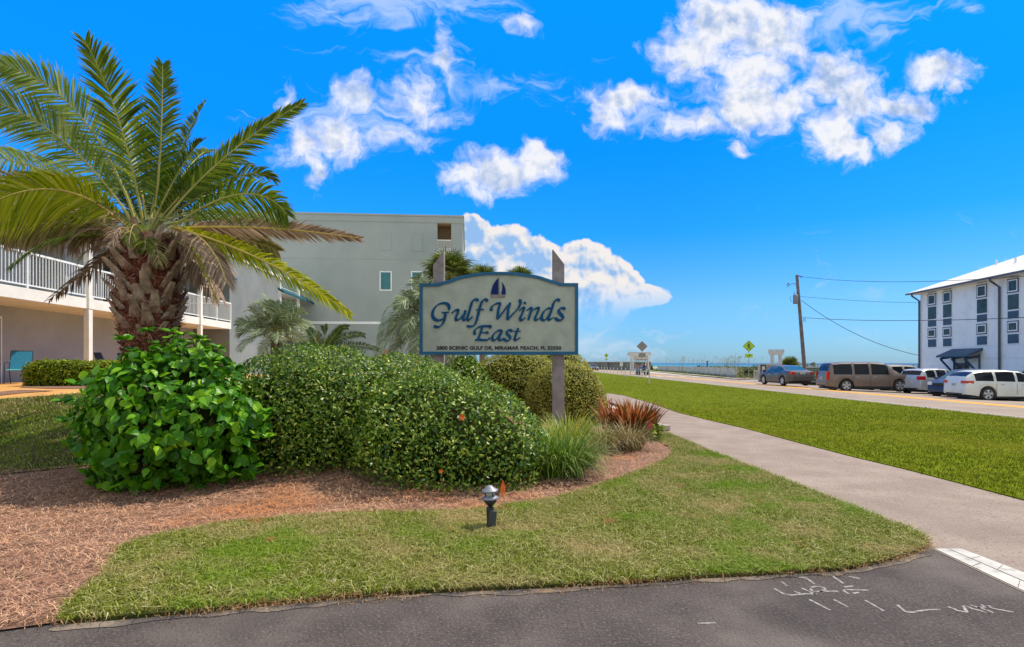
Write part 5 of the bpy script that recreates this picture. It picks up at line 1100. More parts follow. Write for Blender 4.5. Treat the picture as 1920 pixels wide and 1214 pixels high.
    for ax in axles:
        for sd_ in (1, -1):
            y0 = sd_*(hw-.23); y1 = sd_*(hw-.012); ty = MB(); n_ = 26
            pr_ = [(wr*.62, y0), (wr*.95, y0), (wr, y0+(y1-y0)*.12), (wr, y0+(y1-y0)*.88), (wr*.95, y1), (wr*.66, y1), (wr*.62, y1-sd_*.03)]; vs = []
            for r_, y_ in pr_:
                for k in range(n_): q = 2*math.pi*k/n_; vs.append((ax+r_*math.cos(q), y_, wr+r_*math.sin(q)))
            ty.add(vs, [(j*n_+k, j*n_+(k+1) % n_, (j+1)*n_+(k+1) % n_, (j+1)*n_+k) for j in range(6) for k in range(n_)]); wheel = ty.build('wheel', m_tyre, root, True)
            rm_ = MB(); vs = [(ax+wr*.63*math.cos(2*math.pi*k/n_), y1-sd_*.07, wr+wr*.63*math.sin(2*math.pi*k/n_)) for k in range(n_)]; rm_.add(vs, [tuple(range(n_))], 1)
            ns = style.get('spokes', 5)
            for k in range(ns):
                q = 2*math.pi*k/ns+.3; cx, cz = math.cos(q), math.sin(q); tx_, tz_ = -cz, cx; sw = .17 if ns == 5 else .12
                vv = []
                for d_, w_ in ((.06, sw*.8), (.64, sw)):
                    for yy_ in (y1-sd_*.05, y1-sd_*.008):
                        for s_ in (-1, 1): vv.append((ax+wr*(cx*d_+tx_*w_*s_), yy_, wr+wr*(cz*d_+tz_*w_*s_)))
                rm_.add(vv, [(0, 1, 3, 2), (4, 6, 7, 5), (2, 3, 7, 6), (0, 4, 5, 1), (0, 2, 6, 4), (1, 5, 7, 3)], 0)
            vs = []; 
            for r_, y_ in ((wr*.66, y1-sd_*.004), (wr*.60, y1-sd_*.004), (wr*.58, y1-sd_*.05)):
                for k in range(n_): q = 2*math.pi*k/n_; vs.append((ax+r_*math.cos(q), y_, wr+r_*math.sin(q)))
            rm_.add(vs, [(j*n_+k, j*n_+(k+1) % n_, (j+1)*n_+(k+1) % n_, (j+1)*n_+k) for j in range(2) for k in range(n_)], 0)
            rm_.build('rim', [m_rim, m_blk], wheel)
    return root
def gz(x, y): return hz(x, y)+.012
# long bronze SUV
suv_prof = [(-2.83, .62), (-2.80, 1.05), (-2.72, 1.35), (-2.60, 1.72), (-2.45, 1.86), (-1.9, 1.92), (0, 1.93), (.75, 1.87), (1.05, 1.72), (1.62, 1.20), (1.70, 1.15), (2.4, 1.12), (2.72, 1.05), (2.83, .82)]
suv_belt = [(-2.83, 1.12), (1.6, 1.12), (2.83, 1.05)]
pm_b = paint('bronze_paint', (.16, .115, .09), .1)
st = dict(screens=[(-2.72, -2.52), (1.05, 1.60)], seams=(-1.25, -.2, .95), handles=(-1.0, .1), tail=(.13, .68, .78, 1.30), head=(.30, .45, .80, 1.0), grille=(.42, .72, 1.0), bump=(.42, .66), plate=.80, rails=(-2.4, .6), mirror=.95, clad=1)
x, y = 23.55, 37.3
car('long_suv', 'long bronze seven-seat SUV parked broadside across the road', 'suv', (x, y, gz(x, y)-.02), R(-5), 5.66, 2.0, suv_prof, suv_belt, [(-2.45, -1.30), (-1.15, -.25), (-.10, .95)], (-1.68, 1.62), .40, pm_b, st)
# white crossover wagon
wg_prof = [(-2.40, .62), (-2.38, 1.0), (-2.25, 1.28), (-1.95, 1.50), (-1.5, 1.585), (-.3, 1.61), (.35, 1.55), (.75, 1.38), (1.35, 1.06), (1.45, 1.02), (2.0, .93), (2.30, .80), (2.40, .62)]
wg_belt = [(-2.4, 1.05), (-1.6, 1.05), (1.3, .98), (2.4, .78)]
pm_w = paint('pearl_paint', (.62, .62, .57), .15)
st = dict(screens=[(-2.25, -1.85), (.62, 1.30)], seams=(-.95, .05, 1.0), handles=(-.65, .35), tail=(.34, .50, .92, 1.06), head=(.4, .5, .68, .82), grille=(.4, .58, .76), bump=(.40, .62), plate=.78, mirror=.95, clad=0)
x, y = 25.85, 29.6
car('white_wagon', 'white crossover wagon with red tail light, nearest parked car at the right edge', 'car', (x, y, gz(x, y)), R(-3), 4.80, 1.90, wg_prof, wg_belt, [(-1.95, -1.05), (-.92, .0), (.12, .98)], (-1.35, 1.43), .365, pm_w, st)
# charcoal sedan driving away
sd_prof = [(-2.42, .55), (-2.40, .92), (-2.30, 1.04), (-1.75, 1.08), (-1.60, 1.10), (-.95, 1.38), (-.5, 1.44), (.1, 1.45), (.55, 1.36), (1.25, 1.00), (1.35, .97), (2.05, .86), (2.34, .72), (2.42, .55)]
sd_belt = [(-2.42, .98), (-1.6, .98), (1.25, .93), (2.42, .72)]
pm_c = paint('charcoal_paint', (.085, .075, .072), .5)
sts = dict(screens=[(-1.58, -.92), (.58, 1.22)], seams=(-.95, .05, 1.05), handles=(-.6, .4), tail=(.22, .55, .82, 1.0), head=(.4, .5, .60, .76), grille=(.45, .5, .72), bump=(.40, .68), plate=.84, mirror=.95, mm=m_blk)
car('charcoal_sedan', 'dark grey sedan driving away in the far lane left of the long SUV', 'car', (21.55, 44.3, gz(21.5, 44)), R(92), 4.84, 1.85, sd_prof, sd_belt, [(-1.45, -.85), (-.75, 0), (.12, .98)], (-1.38, 1.36), .345, pm_c, sts, None, m_cgb)
for o_ in bpy.data.objects['charcoal_sedan'].children: pass
bpy.data.objects['charcoal_sedan'].scale = (1.08, 1.08, 1.08)
# crossovers
cv_prof = [(-2.28, .60), (-2.26, 1.0), (-2.15, 1.25), (-1.95, 1.52), (-1.7, 1.62), (-.6, 1.66), (.1, 1.62), (.45, 1.50), (1.10, 1.10), (1.2, 1.06), (1.9, .98), (2.2, .84), (2.28, .6)]
cv_belt = [(-2.28, 1.10), (-1.5, 1.08), (1.1, 1.0), (2.28, .8)]
pm_s = paint('silver_paint', (.42, .43, .45), .5); pm_n = paint('navy_paint', (.018, .035, .085), .4); pm_tn = paint('tan_paint', (.36, .32, .26), .4); pm_tl = paint('teal_paint', (.02, .12, .12), .4)
st = dict(screens=[(-2.15, -1.9), (.42, 1.05)], seams=(-1.0, -.05, .9), handles=(-.7, .25), tail=(.26, .52, .95, 1.18), head=(.45, .5, .74, .92), grille=(.45, .66, .86), bump=(.42, .62), plate=.74, mirror=.9, clad=1)
cw = [(-1.85, -1.1), (-.95, -.1), (.02, .88)]
x, y = 27.0, 35.2
car('silver_crossover', 'silver crossover parked tail-out right of the long SUV', 'car', (27.6, 36.6, gz(27.6, 36.6)), R(18), 4.56, 1.84, cv_prof, cv_belt, cw, (-1.33, 1.3), .35, pm_s, st)
car('navy_crossover', 'dark blue crossover with its nose towards the road between silver and white cars', 'car', (26.7, 33.0, gz(26.7, 33.0)), R(203), 4.50, 1.82, cv_prof, cv_belt, cw, (-1.33, 1.3), .35, pm_n, st, glass=m_cgb)
car('silver_sedan', 'silver sedan nose just left of the white wagon', 'car', (27.3, 31.5, gz(27.3, 31.5)), R(186), 4.7, 1.80, sd_prof, sd_belt, [(-1.45, -.85), (-.75, 0), (.12, .98)], (-1.38, 1.36), .34, pm_s, dict(sts, mm=pm_s))
car('tan_suv', 'pale tan SUV mostly hidden behind the long bronze SUV', 'suv', (28.4, 41.2, gz(28.4, 41)), R(2), 4.9, 1.9, [(x_*.87, z_*.97) for x_, z_ in suv_prof], [(x_*.87, z_*.96) for x_, z_ in suv_belt], [(-2.1, -1.15), (-1.0, -.25), (-.10, .8)], (-1.45, 1.4), .38, pm_tn, dict(screens=[(-2.36, -2.2), (.92, 1.40)], seams=(-1.1, -.2, .82), handles=(-.9, .1), tail=(.13, .68, .76, 1.2), head=(.3, .45, .78, .95), grille=(.42, .7, .95), bump=(.42, .62), plate=.76, mirror=.85))
car('teal_hatchback', 'dark teal car whose roof shows between the tan SUV and silver crossover', 'car', (31.0, 42.5, gz(31, 42.5)), R(5), 4.5, 1.8, cv_prof, cv_belt, cw, (-1.33, 1.3), .35, pm_tl, st, glass=m_cgb)
car('white_hatchback', 'white car farthest right, cut by the picture edge behind the wagon', 'car', (33.2, 33.5, gz(33.2, 33.5)), R(-8), 4.56, 1.84, cv_prof, cv_belt, cw, (-1.33, 1.3), .35, pm_w, st)
car('distant_sedan', 'small dark car approaching far down the road at the left', 'car', (19.2, 132, gz(19, 132)), R(-92), 4.84, 1.85, sd_prof, sd_belt, [(-1.45, -.85), (-.75, 0), (.12, .98)], (-1.38, 1.36), .345, pm_c, sts, None)

# ------------------------------------------------------------------ golf cart with riders
m_cart = mat('cart_navy', (.02, .025, .06), (.04, .045, .09), .3, 4, coat=.5); m_skin = mat('skin', (.42, .23, .15), (.50, .29, .20), .6, 9); m_hair = mat('dark_hair', (.02, .014, .01), (.05, .035, .02), .7, 30)
m_sh1 = mat('navy_shirt', (.03, .04, .12), (.05, .06, .16), .9, 9); m_sh2 = mat('lilac_shirt', (.42, .33, .50), (.5, .4, .58), .9, 9); m_sh3 = mat('orange_shirt', (.65, .20, .06), (.75, .28, .09), .9, 9); m_sho = mat('shorts', (.25, .25, .28), (.32, .32, .35), .9, 9)
gx, gy = 19.3, 83.0
gc = thing('golf_cart', 'six-seat golf cart with a canopy coming down the near lane', 'golf cart', (gx, gy, gz(gx, gy)), R(-92))
MB().add([(-1.3, -.6, .3), (-1.3, .6, .3), (1.25, .6, .3), (1.25, -.6, .3), (-1.3, -.6, .85), (-1.3, .6, .85), (-.2, .6, .62), (.35, .6, .55), (.75, .6, .95), (1.3, .52, .80), (1.3, -.52, .80), (.75, -.6, .95), (.35, -.6, .55), (-.2, -.6, .62)],
         [(3, 2, 1, 0), (0, 1, 5, 4), (1, 2, 9, 8, 7, 6, 5), (0, 4, 13, 12, 11, 10, 3), (2, 3, 10, 9), (4, 5, 6, 13), (13, 6, 7, 12), (12, 7, 8, 11), (11, 8, 9, 10)]).build('body', m_cart, gc, bevel=.04)
MB().box(-1.15, .85, -.62, .62, 1.88, 1.95).build('canopy', m_dk, gc, bevel=.03)
for s in (-1, 1):
    MB().tube([(.75, s*.52, .9), (.5, s*.55, 1.9)], .025, 6).build('canopy_post', m_dk, gc); MB().tube([(-1.0, s*.55, .8), (-.95, s*.55, 1.9)], .025, 6).build('canopy_post', m_dk, gc)
    MB().lathe([(0, .0), (.08, 0), (.08, .03), (0, .03)], (0, 0, 0), 10).build('headlight', m_hl_, gc).matrix_local = Matrix.Translation((1.29, s*.36, .68)) @ Matrix.Rotation(R(90), 4, 'Y')
    for ax in (-.85, .85):
        wv__ = MB().tube([(ax, s*.42, .27), (ax, s*.62, .27)], .27, 18).build('wheel', m_tyre, gc); MB().tube([(ax, s*.6, .27), (ax, s*.63, .27)], .14, 12).build('rim', m_rim, wv__)
MB().box(-.25, .15, -.52, .52, .62, .72).box(-.32, -.24, -.52, .52, .72, 1.12).build('bench', mat('cart_bench', (.5, .47, .42), (.58, .55, .5), .7, 4), gc, bevel=.02)
MB().box(1.24, 1.30, -.5, .5, .42, .52).build('bumper', m_hl_, gc)
def skin(name, verts, edges, radii, mats, parent=None, sub=2):
    me = bpy.data.meshes.new(name); me.from_pydata(verts, edges, []); o = bpy.data.objects.new(name, me); C.objects.link(o)
    md = o.modifiers.new('s', 'SKIN'); sv = me.skin_vertices[0].data
    for v, r in zip(sv, radii): v.radius = (r, r) if not isinstance(r, tuple) else r
    sv[0].use_root = True; ss_ = o.modifiers.new('u', 'SUBSURF'); ss_.levels = sub; ss_.render_levels = sub
    bpy.context.view_layer.update(); m2 = bpy.data.meshes.new_from_object(o.evaluated_get(bpy.context.evaluated_depsgraph_get())); bpy.data.objects.remove(o)
    m2.materials.clear()
    for m_ in mats: m2.materials.append(m_)
    m2.polygons.foreach_set('use_smooth', [True]*len(m2.polygons)); o = bpy.data.objects.new(name, m2); C.objects.link(o)
    if parent: o.parent = parent
    return o
def sitter(label, loc, rz, shirt, wave=0):
    pr = thing('person', label, 'person', loc, rz, 'people riding the golf cart')
    # x forwards; pelvis at origin height 0
    V = [(0,0,.08),(.0,0,.22),(.0,0,.42),(.01,0,.56),(.03,0,.64),(.04,0,.76),(.045,0,.84),
         (.0,.17,.50),(.06,.24,.28),(.28,.20,.22),(.36,.18,.24),(.0,-.17,.50),(.06,-.24,.28),(.28,-.20,.22),(.36,-.18,.24),
         (.05,.09,.06),(.42,.12,.08),(.50,.12,-.32),(.60,.12,-.36),(.05,-.09,.06),(.42,-.12,.08),(.50,-.12,-.32),(.60,-.12,-.36)]
    E = [(0,1),(1,2),(2,3),(3,4),(4,5),(5,6),(2,7),(7,8),(8,9),(9,10),(2,11),(11,12),(12,13),(13,14),(0,15),(15,16),(16,17),(17,18),(0,19),(19,20),(20,21),(21,22)]
    Rr = [.13,(.14,.11),(.15,.11),.07,.055,.095,.075,.065,.048,.036,.03,.065,.048,.036,.03,.09,.065,.042,.035,.09,.065,.042,.035]
    b = skin('body', V, E, Rr, [m_skin, shirt, m_sho], pr)
    for p in b.data.polygons:
        c_ = p.center
        p.material_index = 1 if (.14 < c_.z < .55 and c_.x < .13) else (2 if (c_.z < .18 and c_.x < .36 and c_.z > -.02) else 0)
    MB().lathe([(0, .115), (.06, .10), (.10, .05), (.108, -.01), (.095, -.06)], (.02, 0, .80), 12).build('hair', m_hair, pr, True)
    for s in (-1, 1): MB().lathe([(0, .012), (.012, 0), (0, -.012)], (.135, s*.035, .79), 6).build('eye', m_blk, pr)
    return pr
cr_ = gc.rotation_euler[2]
def cl(dx, dy, dz): dx, dy, dz = dx*1.15, dy*1.15, dz*1.13; c_, s_ = math.cos(cr_), math.sin(cr_); return (gx+dx*c_-dy*s_, gy+dx*s_+dy*c_, gz(gx, gy)+dz)
gc.scale = (1.15, 1.15, 1.15)
sitter('driver in a navy shirt seated at the left in the golf cart', cl(-.02, .30, .72), cr_, m_sh1)
sitter('rider in a lilac shirt seated beside the driver in the golf cart', cl(-.02, -.22, .72), cr_, m_sh2)
sitter('rider in an orange top at the outer edge of the golf cart', cl(-.75, -.50, .78), cr_, m_sh3)

# ------------------------------------------------------------------ signs along the road
m_yg = mat('sign_lime', (.38, .58, .015), (.42, .64, .02), .5, 6); m_sback = mat('sign_back', (.24, .21, .19), (.32, .28, .26), .5, 4, metal=.3); m_galv = mat('galvanised', (.30, .30, .30), (.40, .40, .40), .5, 6, metal=.4)
def road_sign(label, px, py_base, Z, ctr_py, half, back=False, sub=True, size=1.0, base_z=None):
    x = (px-960)/F*Z; z0 = EYE+(HOR-py_base)/F*Z; r = thing('pedestrian_sign' if not back else 'sign_from_behind', label, 'sign', (x, Z, z0), -math.atan2(x, Z)*.6)
    zc = EYE+(HOR-ctr_py)/F*Z-z0; s = half/F*Z; ft = (lambda u, v, d: (u, d, v)); fy = -1 if not back else 1
    MB().box(-.03, .03, -.03, .03, 0, zc+s*.98).build('post', m_galv, r)
    c_ = s*.93
    MB().prism([(0, zc-s), (s, zc), (0, zc+s), (-s, zc)], ft, -.035*1, -.045).build('panel', m_sback if back else m_yg, r) if not back else MB().prism([(0, zc-s), (s, zc), (0, zc+s), (-s, zc)], ft, .032, .042).build('panel', m_sback, r)
    if not back:
        bd = MB(); o1 = [(0, zc-s*.94), (s*.94, zc), (0, zc+s*.94), (-s*.94, zc)]; i1 = [(0, zc-s*.88), (s*.88, zc), (0, zc+s*.88), (-s*.88, zc)]
        bd.add([ft(*p, -.0475) for p in o1]+[ft(*p, -.0475) for p in i1], [(0, 1, 5, 4), (1, 2, 6, 5), (2, 3, 7, 6), (3, 0, 4, 7)]); bd.build('black_border', m_black, r)
        k = s/.64; wk = MB(); Y = -.045
        def lim(pts, w_): wk.ribbon([(p[0]*k, zc+p[1]*k) for p in pts], lambda a, b, c: w_*k, lambda u, v, d: (u, d, v), Y, Y-.004-.0006*len(wk.f)/40)
        wk.prism([(k*.055*math.cos(a_)-.01*k, zc+k*(.33+.055*math.sin(a_))) for a_ in np.linspace(0, 6.283, 11)[:-1]], ft, Y, Y-.005)
        lim([(-.01, .26), (.0, .12), (.0, -.02)], .06); lim([(.0, 0), (.09, -.17), (.17, -.36)], .035); lim([(0, 0), (-.06, -.18), (-.16, -.36)], .035)
        lim([(-.02, .22), (.10, .10), (.17, .0)], .025); lim([(-.02, .22), (-.12, .10), (-.11, -.02)], .025); wk.build('walking_figure', m_black, r)
    if sub:
        zs = zc-s*1.62; w_, h_ = s*.62, s*.30
        if back: MB().box(-w_, w_, .031, .041, zs-h_*1.2, zs+h_*1.2).build('lower_panel', m_sback, r)
        else:
            MB().box(-w_, w_, -.045, -.035, zs-h_, zs+h_).build('lower_panel', m_yg, r, bevel=.003)
            MB().prism([(-.28*s, zs-.20*s), (.12*s, zs-.03*s), (.20*s, zs-.12*s), (.30*s, zs+.14*s), (.02*s, zs+.12*s), (.08*s, zs+.04*s), (-.30*s, zs-.13*s)], ft, -.045, -.049).build('arrow', m_black, r)
    return r
road_sign('lime pedestrian crossing sign with an arrow plate beside the parking entrance', 1404, 711, 63, 649.5, 11)
road_sign('small lime pedestrian sign far down the road', 1137, 690.5, 120, 667.0, 4.4)
road_sign('grey back of a diamond sign on a post at the verge edge', 1204, 707, 70, 649.8, 10.2, True)
# white stakes and posts at the verge
m_stk = mat('white_stake', (.54, .53, .49), (.64, .63, .59), .8, 4); m_ort = mat('orange_tape', (.75, .22, .06), (.82, .30, .09), .7, 4)
Zs = 47.0; xs_ = (1217.5-960)/F*Zs
mk = thing('marker_post', 'tall white marker post with an orange top on the verge', 'post', (xs_, Zs, 0)); MB().box(-.05, .05, -.04, .04, 0, 1.38).build('post', m_stk, mk, bevel=.01); MB().box(-.056, .056, -.046, .046, 1.38, 1.62).build('orange_top', m_ort, mk, bevel=.01)
stakes = [(1210, 57, .8), (1196.5, 60, .45), (1170, 66, .7), (1176, 65, .35)]
for i, (px, Z, hgt) in enumerate(stakes):
    o = MB().box(-.03, .03, -.02, .02, 0, hgt).add([(-.03, -.02, hgt), (.03, -.02, hgt), (.03, .02, hgt), (-.03, .02, hgt), (0, 0, hgt+.05)], [(0, 1, 4), (1, 2, 4), (2, 3, 4), (3, 0, 4)]).build('stake', m_stk); o.location = ((px-960)/F*Z, Z, .02)
    tag(o, ['white stake just left of the orange-topped post', 'very short white stake left of the sign post', 'white stake at the left end of the verge grass', 'low white stake beside the left verge stake'][i], 'stake', 'white stakes in the verge')
pk0 = MB().box(-.05, .05, -.05, .05, 0, .85).add([(-.06, -.06, .85), (.06, -.06, .85), (.06, .06, .85), (-.06, .06, .85), (0, 0, .95)], [(3, 2, 1, 0), (0, 1, 4), (1, 2, 4), (2, 3, 4), (3, 0, 4)]).build('bollard', m_stk)
for i in range(16):
    o = pk0 if i == 0 else pk0.copy()
    if i: C.objects.link(o)
    Z = 74+i*3.3; o.location = (17.75+bend(Z)*.5-i*.02, Z, .02); tag(o, 'white square bollard in the row between the far verge and the road', 'bollard', 'white bollards edging the road')

# ------------------------------------------------------------------ beach side: fences, arbours, dunes
m_fence = mat('weathered_fence', (.42, .39, .32), (.58, .55, .47), .9, 2, 6, .4, 20, extra=patches((.25, .26, .15), .8, .5, .7, .7, 6)); m_board = mat('boardwalk_wood', (.22, .18, .13), (.38, .32, .24), .9, 3, 6)
def plank_fence(label, pts, h_, mt_=None, gap=False, pw=.14):
    f_ = thing('plank_fence', label, 'fence', (pts[0][0], pts[0][1], 0)); o_ = Vector((pts[0][0], pts[0][1], 0)); bd, po, rl_ = MB(), MB(), MB()
    for a, b in zip(pts, pts[1:]):
        a, b = Vector((*a, 0)), Vector((*b, 0)); L_ = (b-a).length; d = (b-a)/L_; nn = Vector((-d.y, d.x, 0)); n = int(L_/(pw*1.12))
        for k in range(n):
            p = a+d*(L_*(k+.05)/n)-o_; z = hz(p.x+o_.x, p.y+o_.y); hh = h_*random.uniform(.97, 1.0); p.z = z-.05; bd.obox(p, d*(L_/n*(.9 if not gap else .6)), nn*.025, Vector((0, 0, hh+.05)))
        n = max(1, round(L_/2.4))
        for k in range(n+1): p = a+d*(L_*k/n)-o_; p.z = hz(p.x+o_.x, p.y+o_.y)-.1; po.obox(p-d*.05-nn*.12, d*.1, nn*.1, Vector((0, 0, h_+.22)))
        for z in (.3, h_-.15): p = a-o_+nn*.03; p.z = hz(a.x, a.y)+z; q = b-a; q.z = hz(b.x, b.y)-hz(a.x, a.y); rl_.obox(p, q, nn*.04, Vector((0, 0, .09)))
    bd.build('planks', mt_ or m_fence, f_); po.build('posts', mt_ or m_fence, f_); rl_.build('rails', mt_ or m_fence, f_); return f_
plank_fence('long weathered white fence on the beach side of the road', [(26.6, 66.5), (28.0, 80), (30.5, 105), (32.5, 125)], 1.15)
plank_fence('short gappy picket fence beside the pedestrian sign', [(26.8, 62.0), (28.4, 61.5), (31.2, 61.5)], 1.1, gap=True)
m_grn = mat('green_plank', (.10, .15, .11), (.18, .23, .17), .85, 3)
gw = thing('plank_barrier', 'low green horizontal-plank barrier between the sedan and the long SUV', 'fence', (25.6, 48.6, -.1))
for k in range(5): MB().box(0, 5.0, -.03, .03, .15+k*.26, .34+k*.26).build('plank', m_grn, gw)
for k in range(4): MB().box(k*1.6, k*1.6+.12, .03, .15, 0, 1.5).build('post', m_board, gw)
MB().box(-.05, 5.05, -.08, .10, 1.45, 1.52).build('top_rail', m_stk, gw)
def railing_walk(label, a, b, z0, h_):
    r = thing('boardwalk', label, 'boardwalk', (a[0], a[1], 0)); o_ = Vector((a[0], a[1], 0)); A, B_ = Vector((*a, z0)), Vector((*b, z0)); d = (B_-A).normalized(); L_ = (B_-A).length; nn = Vector((-d.y, d.x, 0))
    MB().obox(A-o_, d*L_, nn*1.8, Vector((0, 0, .15))).build('deck', m_board, r)
    t_ = MB(); n = int(L_/1.5)
    for s in (0, 1.7):
        for k in range(n+1): p = A-o_+d*(L_*k/n)+nn*s; p.z -= 1.5; t_.obox(p, d*.1, nn*.1, Vector((0, 0, h_+1.5)))
        for z in (.4, .75, h_): t_.obox(A-o_+nn*s+Vector((0, 0, z)), d*L_, nn*.06, Vector((0, 0, .07 if z < h_ else .06)))
    t_.build('railing', m_board, r); return r
railing_walk('dark boardwalk with rails running to the beach behind the utility pole', (28.6, 57.5), (44, 50.5), .35, 1.25)
def arbour(label, px, Z, w_, top_py, base_py, depth=1.6, louv=False):
    x = (px-960)/F*Z; z0 = EYE+(HOR-base_py)/F*Z; h_ = (base_py-top_py)/F*Z; a = thing('arbour', label, 'arbour', (x, Z, z0)); ov = .27*w_ if w_ > 2 else .42*w_; pw_ = .12 if w_ > 2 else .08
    for sx in (-1, 1):
        for sy in (0, 1): MB().box(sx*w_/2-pw_, sx*w_/2+pw_, sy*depth-pw_, sy*depth+pw_, 0, h_*.86).build('post', m_stk, a, bevel=.01)
    for sy in (0, depth): MB().prism([(-w_/2-ov, h_*.97), (w_/2+ov, h_*.97), (w_/2+ov*.96, h_*.92), (w_/2+ov*.6, h_*.83), (-w_/2-ov*.6, h_*.83), (-w_/2-ov*.96, h_*.92)], lambda u, v, d: (u, d, v), sy-.05, sy+.05).build('beam', m_stk, a)
    for k in range(7 if w_ > 2 else 3): xx = -w_/2-ov*.5+(w_+ov)*k/(6 if w_ > 2 else 2); MB().box(xx-.04, xx+.04, -.3, depth+.3, h_*.971, h_*1.02).build('rafter', m_stk, a)
    if louv: MB().box(-w_/2+.12, w_/2-.12, -.03, .03, h_*.60, h_*.83).build('name_board', m_fence, a)
    return a
arbour('white beach-access arbour behind the golf cart', 1201, 105, 2.8, 661, 699, 2.0, True)
arbour('small white arbour left of the utility pole', 1457, 57, .80, 656.5, 712, .35)
# kiosk boards
kb = thing('notice_board', 'grey block wall with dark notice panels at the beach path', 'notice board', ((1436-960)/F*56, 56, -.1))
MB().box(-.7, 1.6, 0, .2, 0, 1.75).build('wall', m_fence, kb); MB().box(-.55, .05, -.04, 0, .55, 1.70).build('dark_panel', m_dk, kb); MB().box(.15, .75, -.04, 0, .75, 1.6).build('pale_panel', m_sback, kb)
MB().box(-.40, -.12, -.045, -.041, .80, 1.50).build('poster', m_stk, kb)
# beach shower
Z = 96; x = (1326-960)/F*Z; sh3 = thing('beach_shower', 'dark beach shower post with a side arm in front of the sea', 'shower', (x, Z, hz(x, Z)-.1)); zt_ = EYE+(HOR-677)/F*Z-hz(x, Z)+.1
MB().box(-.09, .09, -.09, .09, 0, zt_).build('post', m_dk, sh3); MB().tube([(0, 0, zt_-.05), (.32, 0, zt_+.02), (.34, 0, zt_-.15)], .045, 6).build('shower_arm', m_dk, sh3)
Z = 88; x = (1310-960)/F*Z; 
ps = thing('small_road_sign', 'small brown sign on a post in front of the long fence', 'sign', (x, Z, hz(x, Z))); MB().box(-.04, .04, -.03, .03, 0, .9).build('post', m_galv, ps); MB().box(-.28, .28, -.05, -.03, .75, 1.35).build('panel', mat('brown_panel', (.12, .06, .05), (.16, .09, .07), .7, 3), ps)
Z = 112; x = (1165-960)/F*Z
ps = thing('small_road_sign', 'tiny pale sign on a post before the dark dune bank', 'sign', (x, Z, hz(x, Z))); MB().box(-.05, .05, -.03, .03, 0, 1.4).build('post', m_galv, ps); MB().box(-.3, .3, -.05, -.03, 1.1, 1.9).build('panel', m_stk, ps)
# dune bank and scrub
m_scrub = mat('dune_scrub', (.05, .075, .02), (.30, .27, .11), .8, island=[(.5, (.12, .15, .04))], trans=.15); m_oat = mat('sea_oat', (.26, .24, .12), (.55, .46, .30), .8, island=True, trans=.2)
def scrub(name, label, c, rx, ry, h_, n, group=None):
    return hedge(name, label, 'shrub', [(c[0], c[1], hz(*c), rx, ry, h_)], n, .28, m_scrub, 2.2, .35, .2, .9, group=group)
scrub('dune_scrub', 'rounded dark scrub bush at the sea end of the far wall', (30.4+2.2, 135), 1.6, 1.5, 1.9, 500, 'dune scrub')
scrub('dune_scrub', 'scrub bush growing through the long fence by the shower', (29.2, 76.5), .9, 1.3, 1.25, 900, 'dune scrub')
scrub('dune_scrub', 'low scrub at the foot of the picket fence', (28.6, 63.0), 1.0, .7, .9, 700, 'dune scrub')
scrub('dune_scrub', 'olive scrub behind the fence left of the pedestrian sign', (30.5, 70), 1.8, 1.6, 1.35, 1400, 'dune scrub')
wl = thing('sea_wall', 'long low dark retaining wall with vegetation beyond the arbour', 'wall', (32, 128, 0))
wA, wB = Vector((18.5, 158, 0)), Vector((31.5, 128, 0)); o_ = Vector((32, 128, 0)); d = (wB-wA); 
MB().obox(wA-o_+Vector((0, 0, -.5)), d, Vector((.3, .2, 0)), Vector((0, 0, 2.45))).build('wall', mat('dark_wall', (.09, .09, .06), (.22, .21, .15), .9, .5, 6), wl); MB().obox(wA-o_+Vector((-.05, -.1, 1.95)), d, Vector((.4, .3, 0)), Vector((0, 0, .12))).build('cap', m_fence, wl)
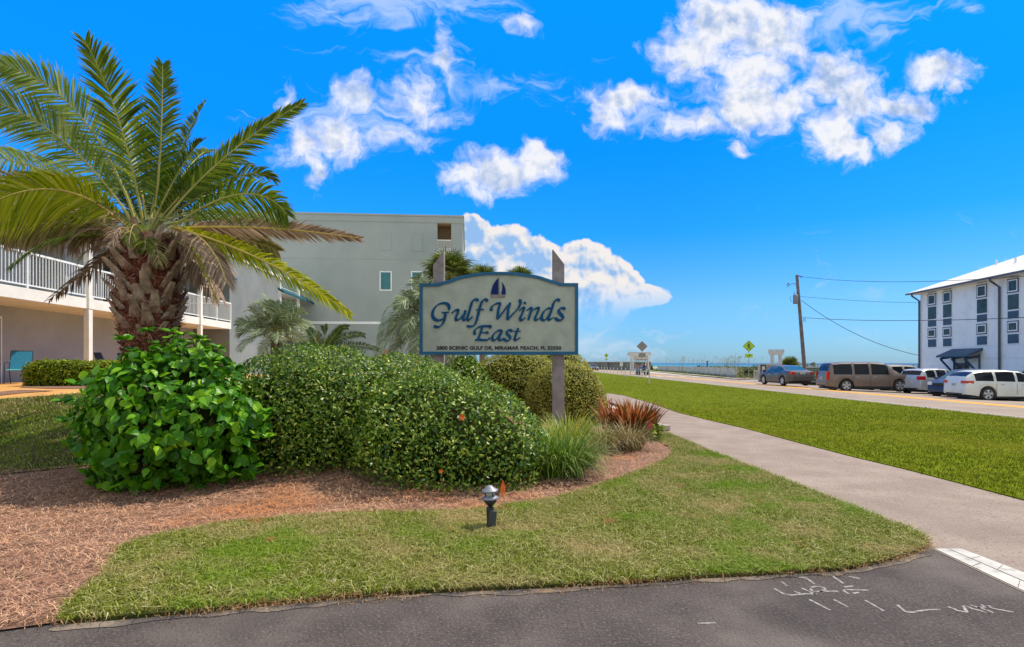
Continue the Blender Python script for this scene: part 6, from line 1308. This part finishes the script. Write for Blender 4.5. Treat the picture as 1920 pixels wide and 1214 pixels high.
tag(blades('dune_grass', [(26.0, 63.5), (34, 62.5), (48, 66), (48, 130), (34, 135), (31.5, 105), (28.6, 80)], 26000, .25, .75, .05, m_scrub, .8, off=.02, fh=None), 'rough green and tan dune grass behind the fence', 'grass')
tag(blades('fence_foot_grass', [(26.2, 66), (26.7, 66), (28.1, 80), (30.6, 105), (32.6, 128), (31.2, 128), (29.6, 105), (27.4, 80)], 9000, .10, .42, .05, m_scrub, .8, off=.02), 'weeds along the foot of the roadside fence', 'grass')
def oats(label, c, n, spread, h0, h1):
    r = thing('sea_oats', label, 'plant', (c[0], c[1], hz(*c)), 0, 'sea oat clumps on the dune'); st_, hd = MB(), MB()
    for i in range(n):
        x0, y0 = random.gauss(0, spread), random.gauss(0, .6); h_ = random.uniform(h0, h1); lean = random.uniform(.1, .5)
        p = [Vector((x0, y0, 0)), Vector((x0+.05, y0, h_*.6)), Vector((x0+lean*.5, y0, h_*.95)), Vector((x0+lean*1.1, y0, h_*.92))]; st_.tube(p, .012, 4)
        q = p[2].lerp(p[3], .0); hd.tube([q, q.lerp(p[3], .6)+Vector((0, 0, .02)), p[3]+Vector((.10, 0, -.10))], [.010, .032, .006], 5)
    st_.build('stems', m_oat, r)['kind'] = 'stuff'; hd.build('seed_heads', m_oat, r)['kind'] = 'stuff'
oats('row of sea oats leaning right on the dune left of the shower', (28.6+1.6, 97), 34, 2.2, 2.1, 3.2)
oats('dense sea oat clump right of the shower', (31.0, 80), 46, 1.3, 1.9, 3.0)
oats('sparse sea oats far left on the dune bank', (27.8, 145), 30, 5, 2.5, 3.6)
oats('few thin sea oats behind the pedestrian sign', (34.5, 86), 8, 2.2, 2.2, 3.6)
q = P3(1480, 690, 58); fan_palm('saw_palmetto', 'low spiky palmetto beside the small arbour', tuple(q), hz(q.x, 58), 40, .7, .85, m_fan, .2, lo=.0, seed=9)
o = scrub('dry_shrub', 'dry brown shrub at the boardwalk left of the long SUV', (27.6, 51.2), 1.3, 1.0, 1.9, 900); 
# birds: none. people on the boardwalk are too small to see clearly in the photo
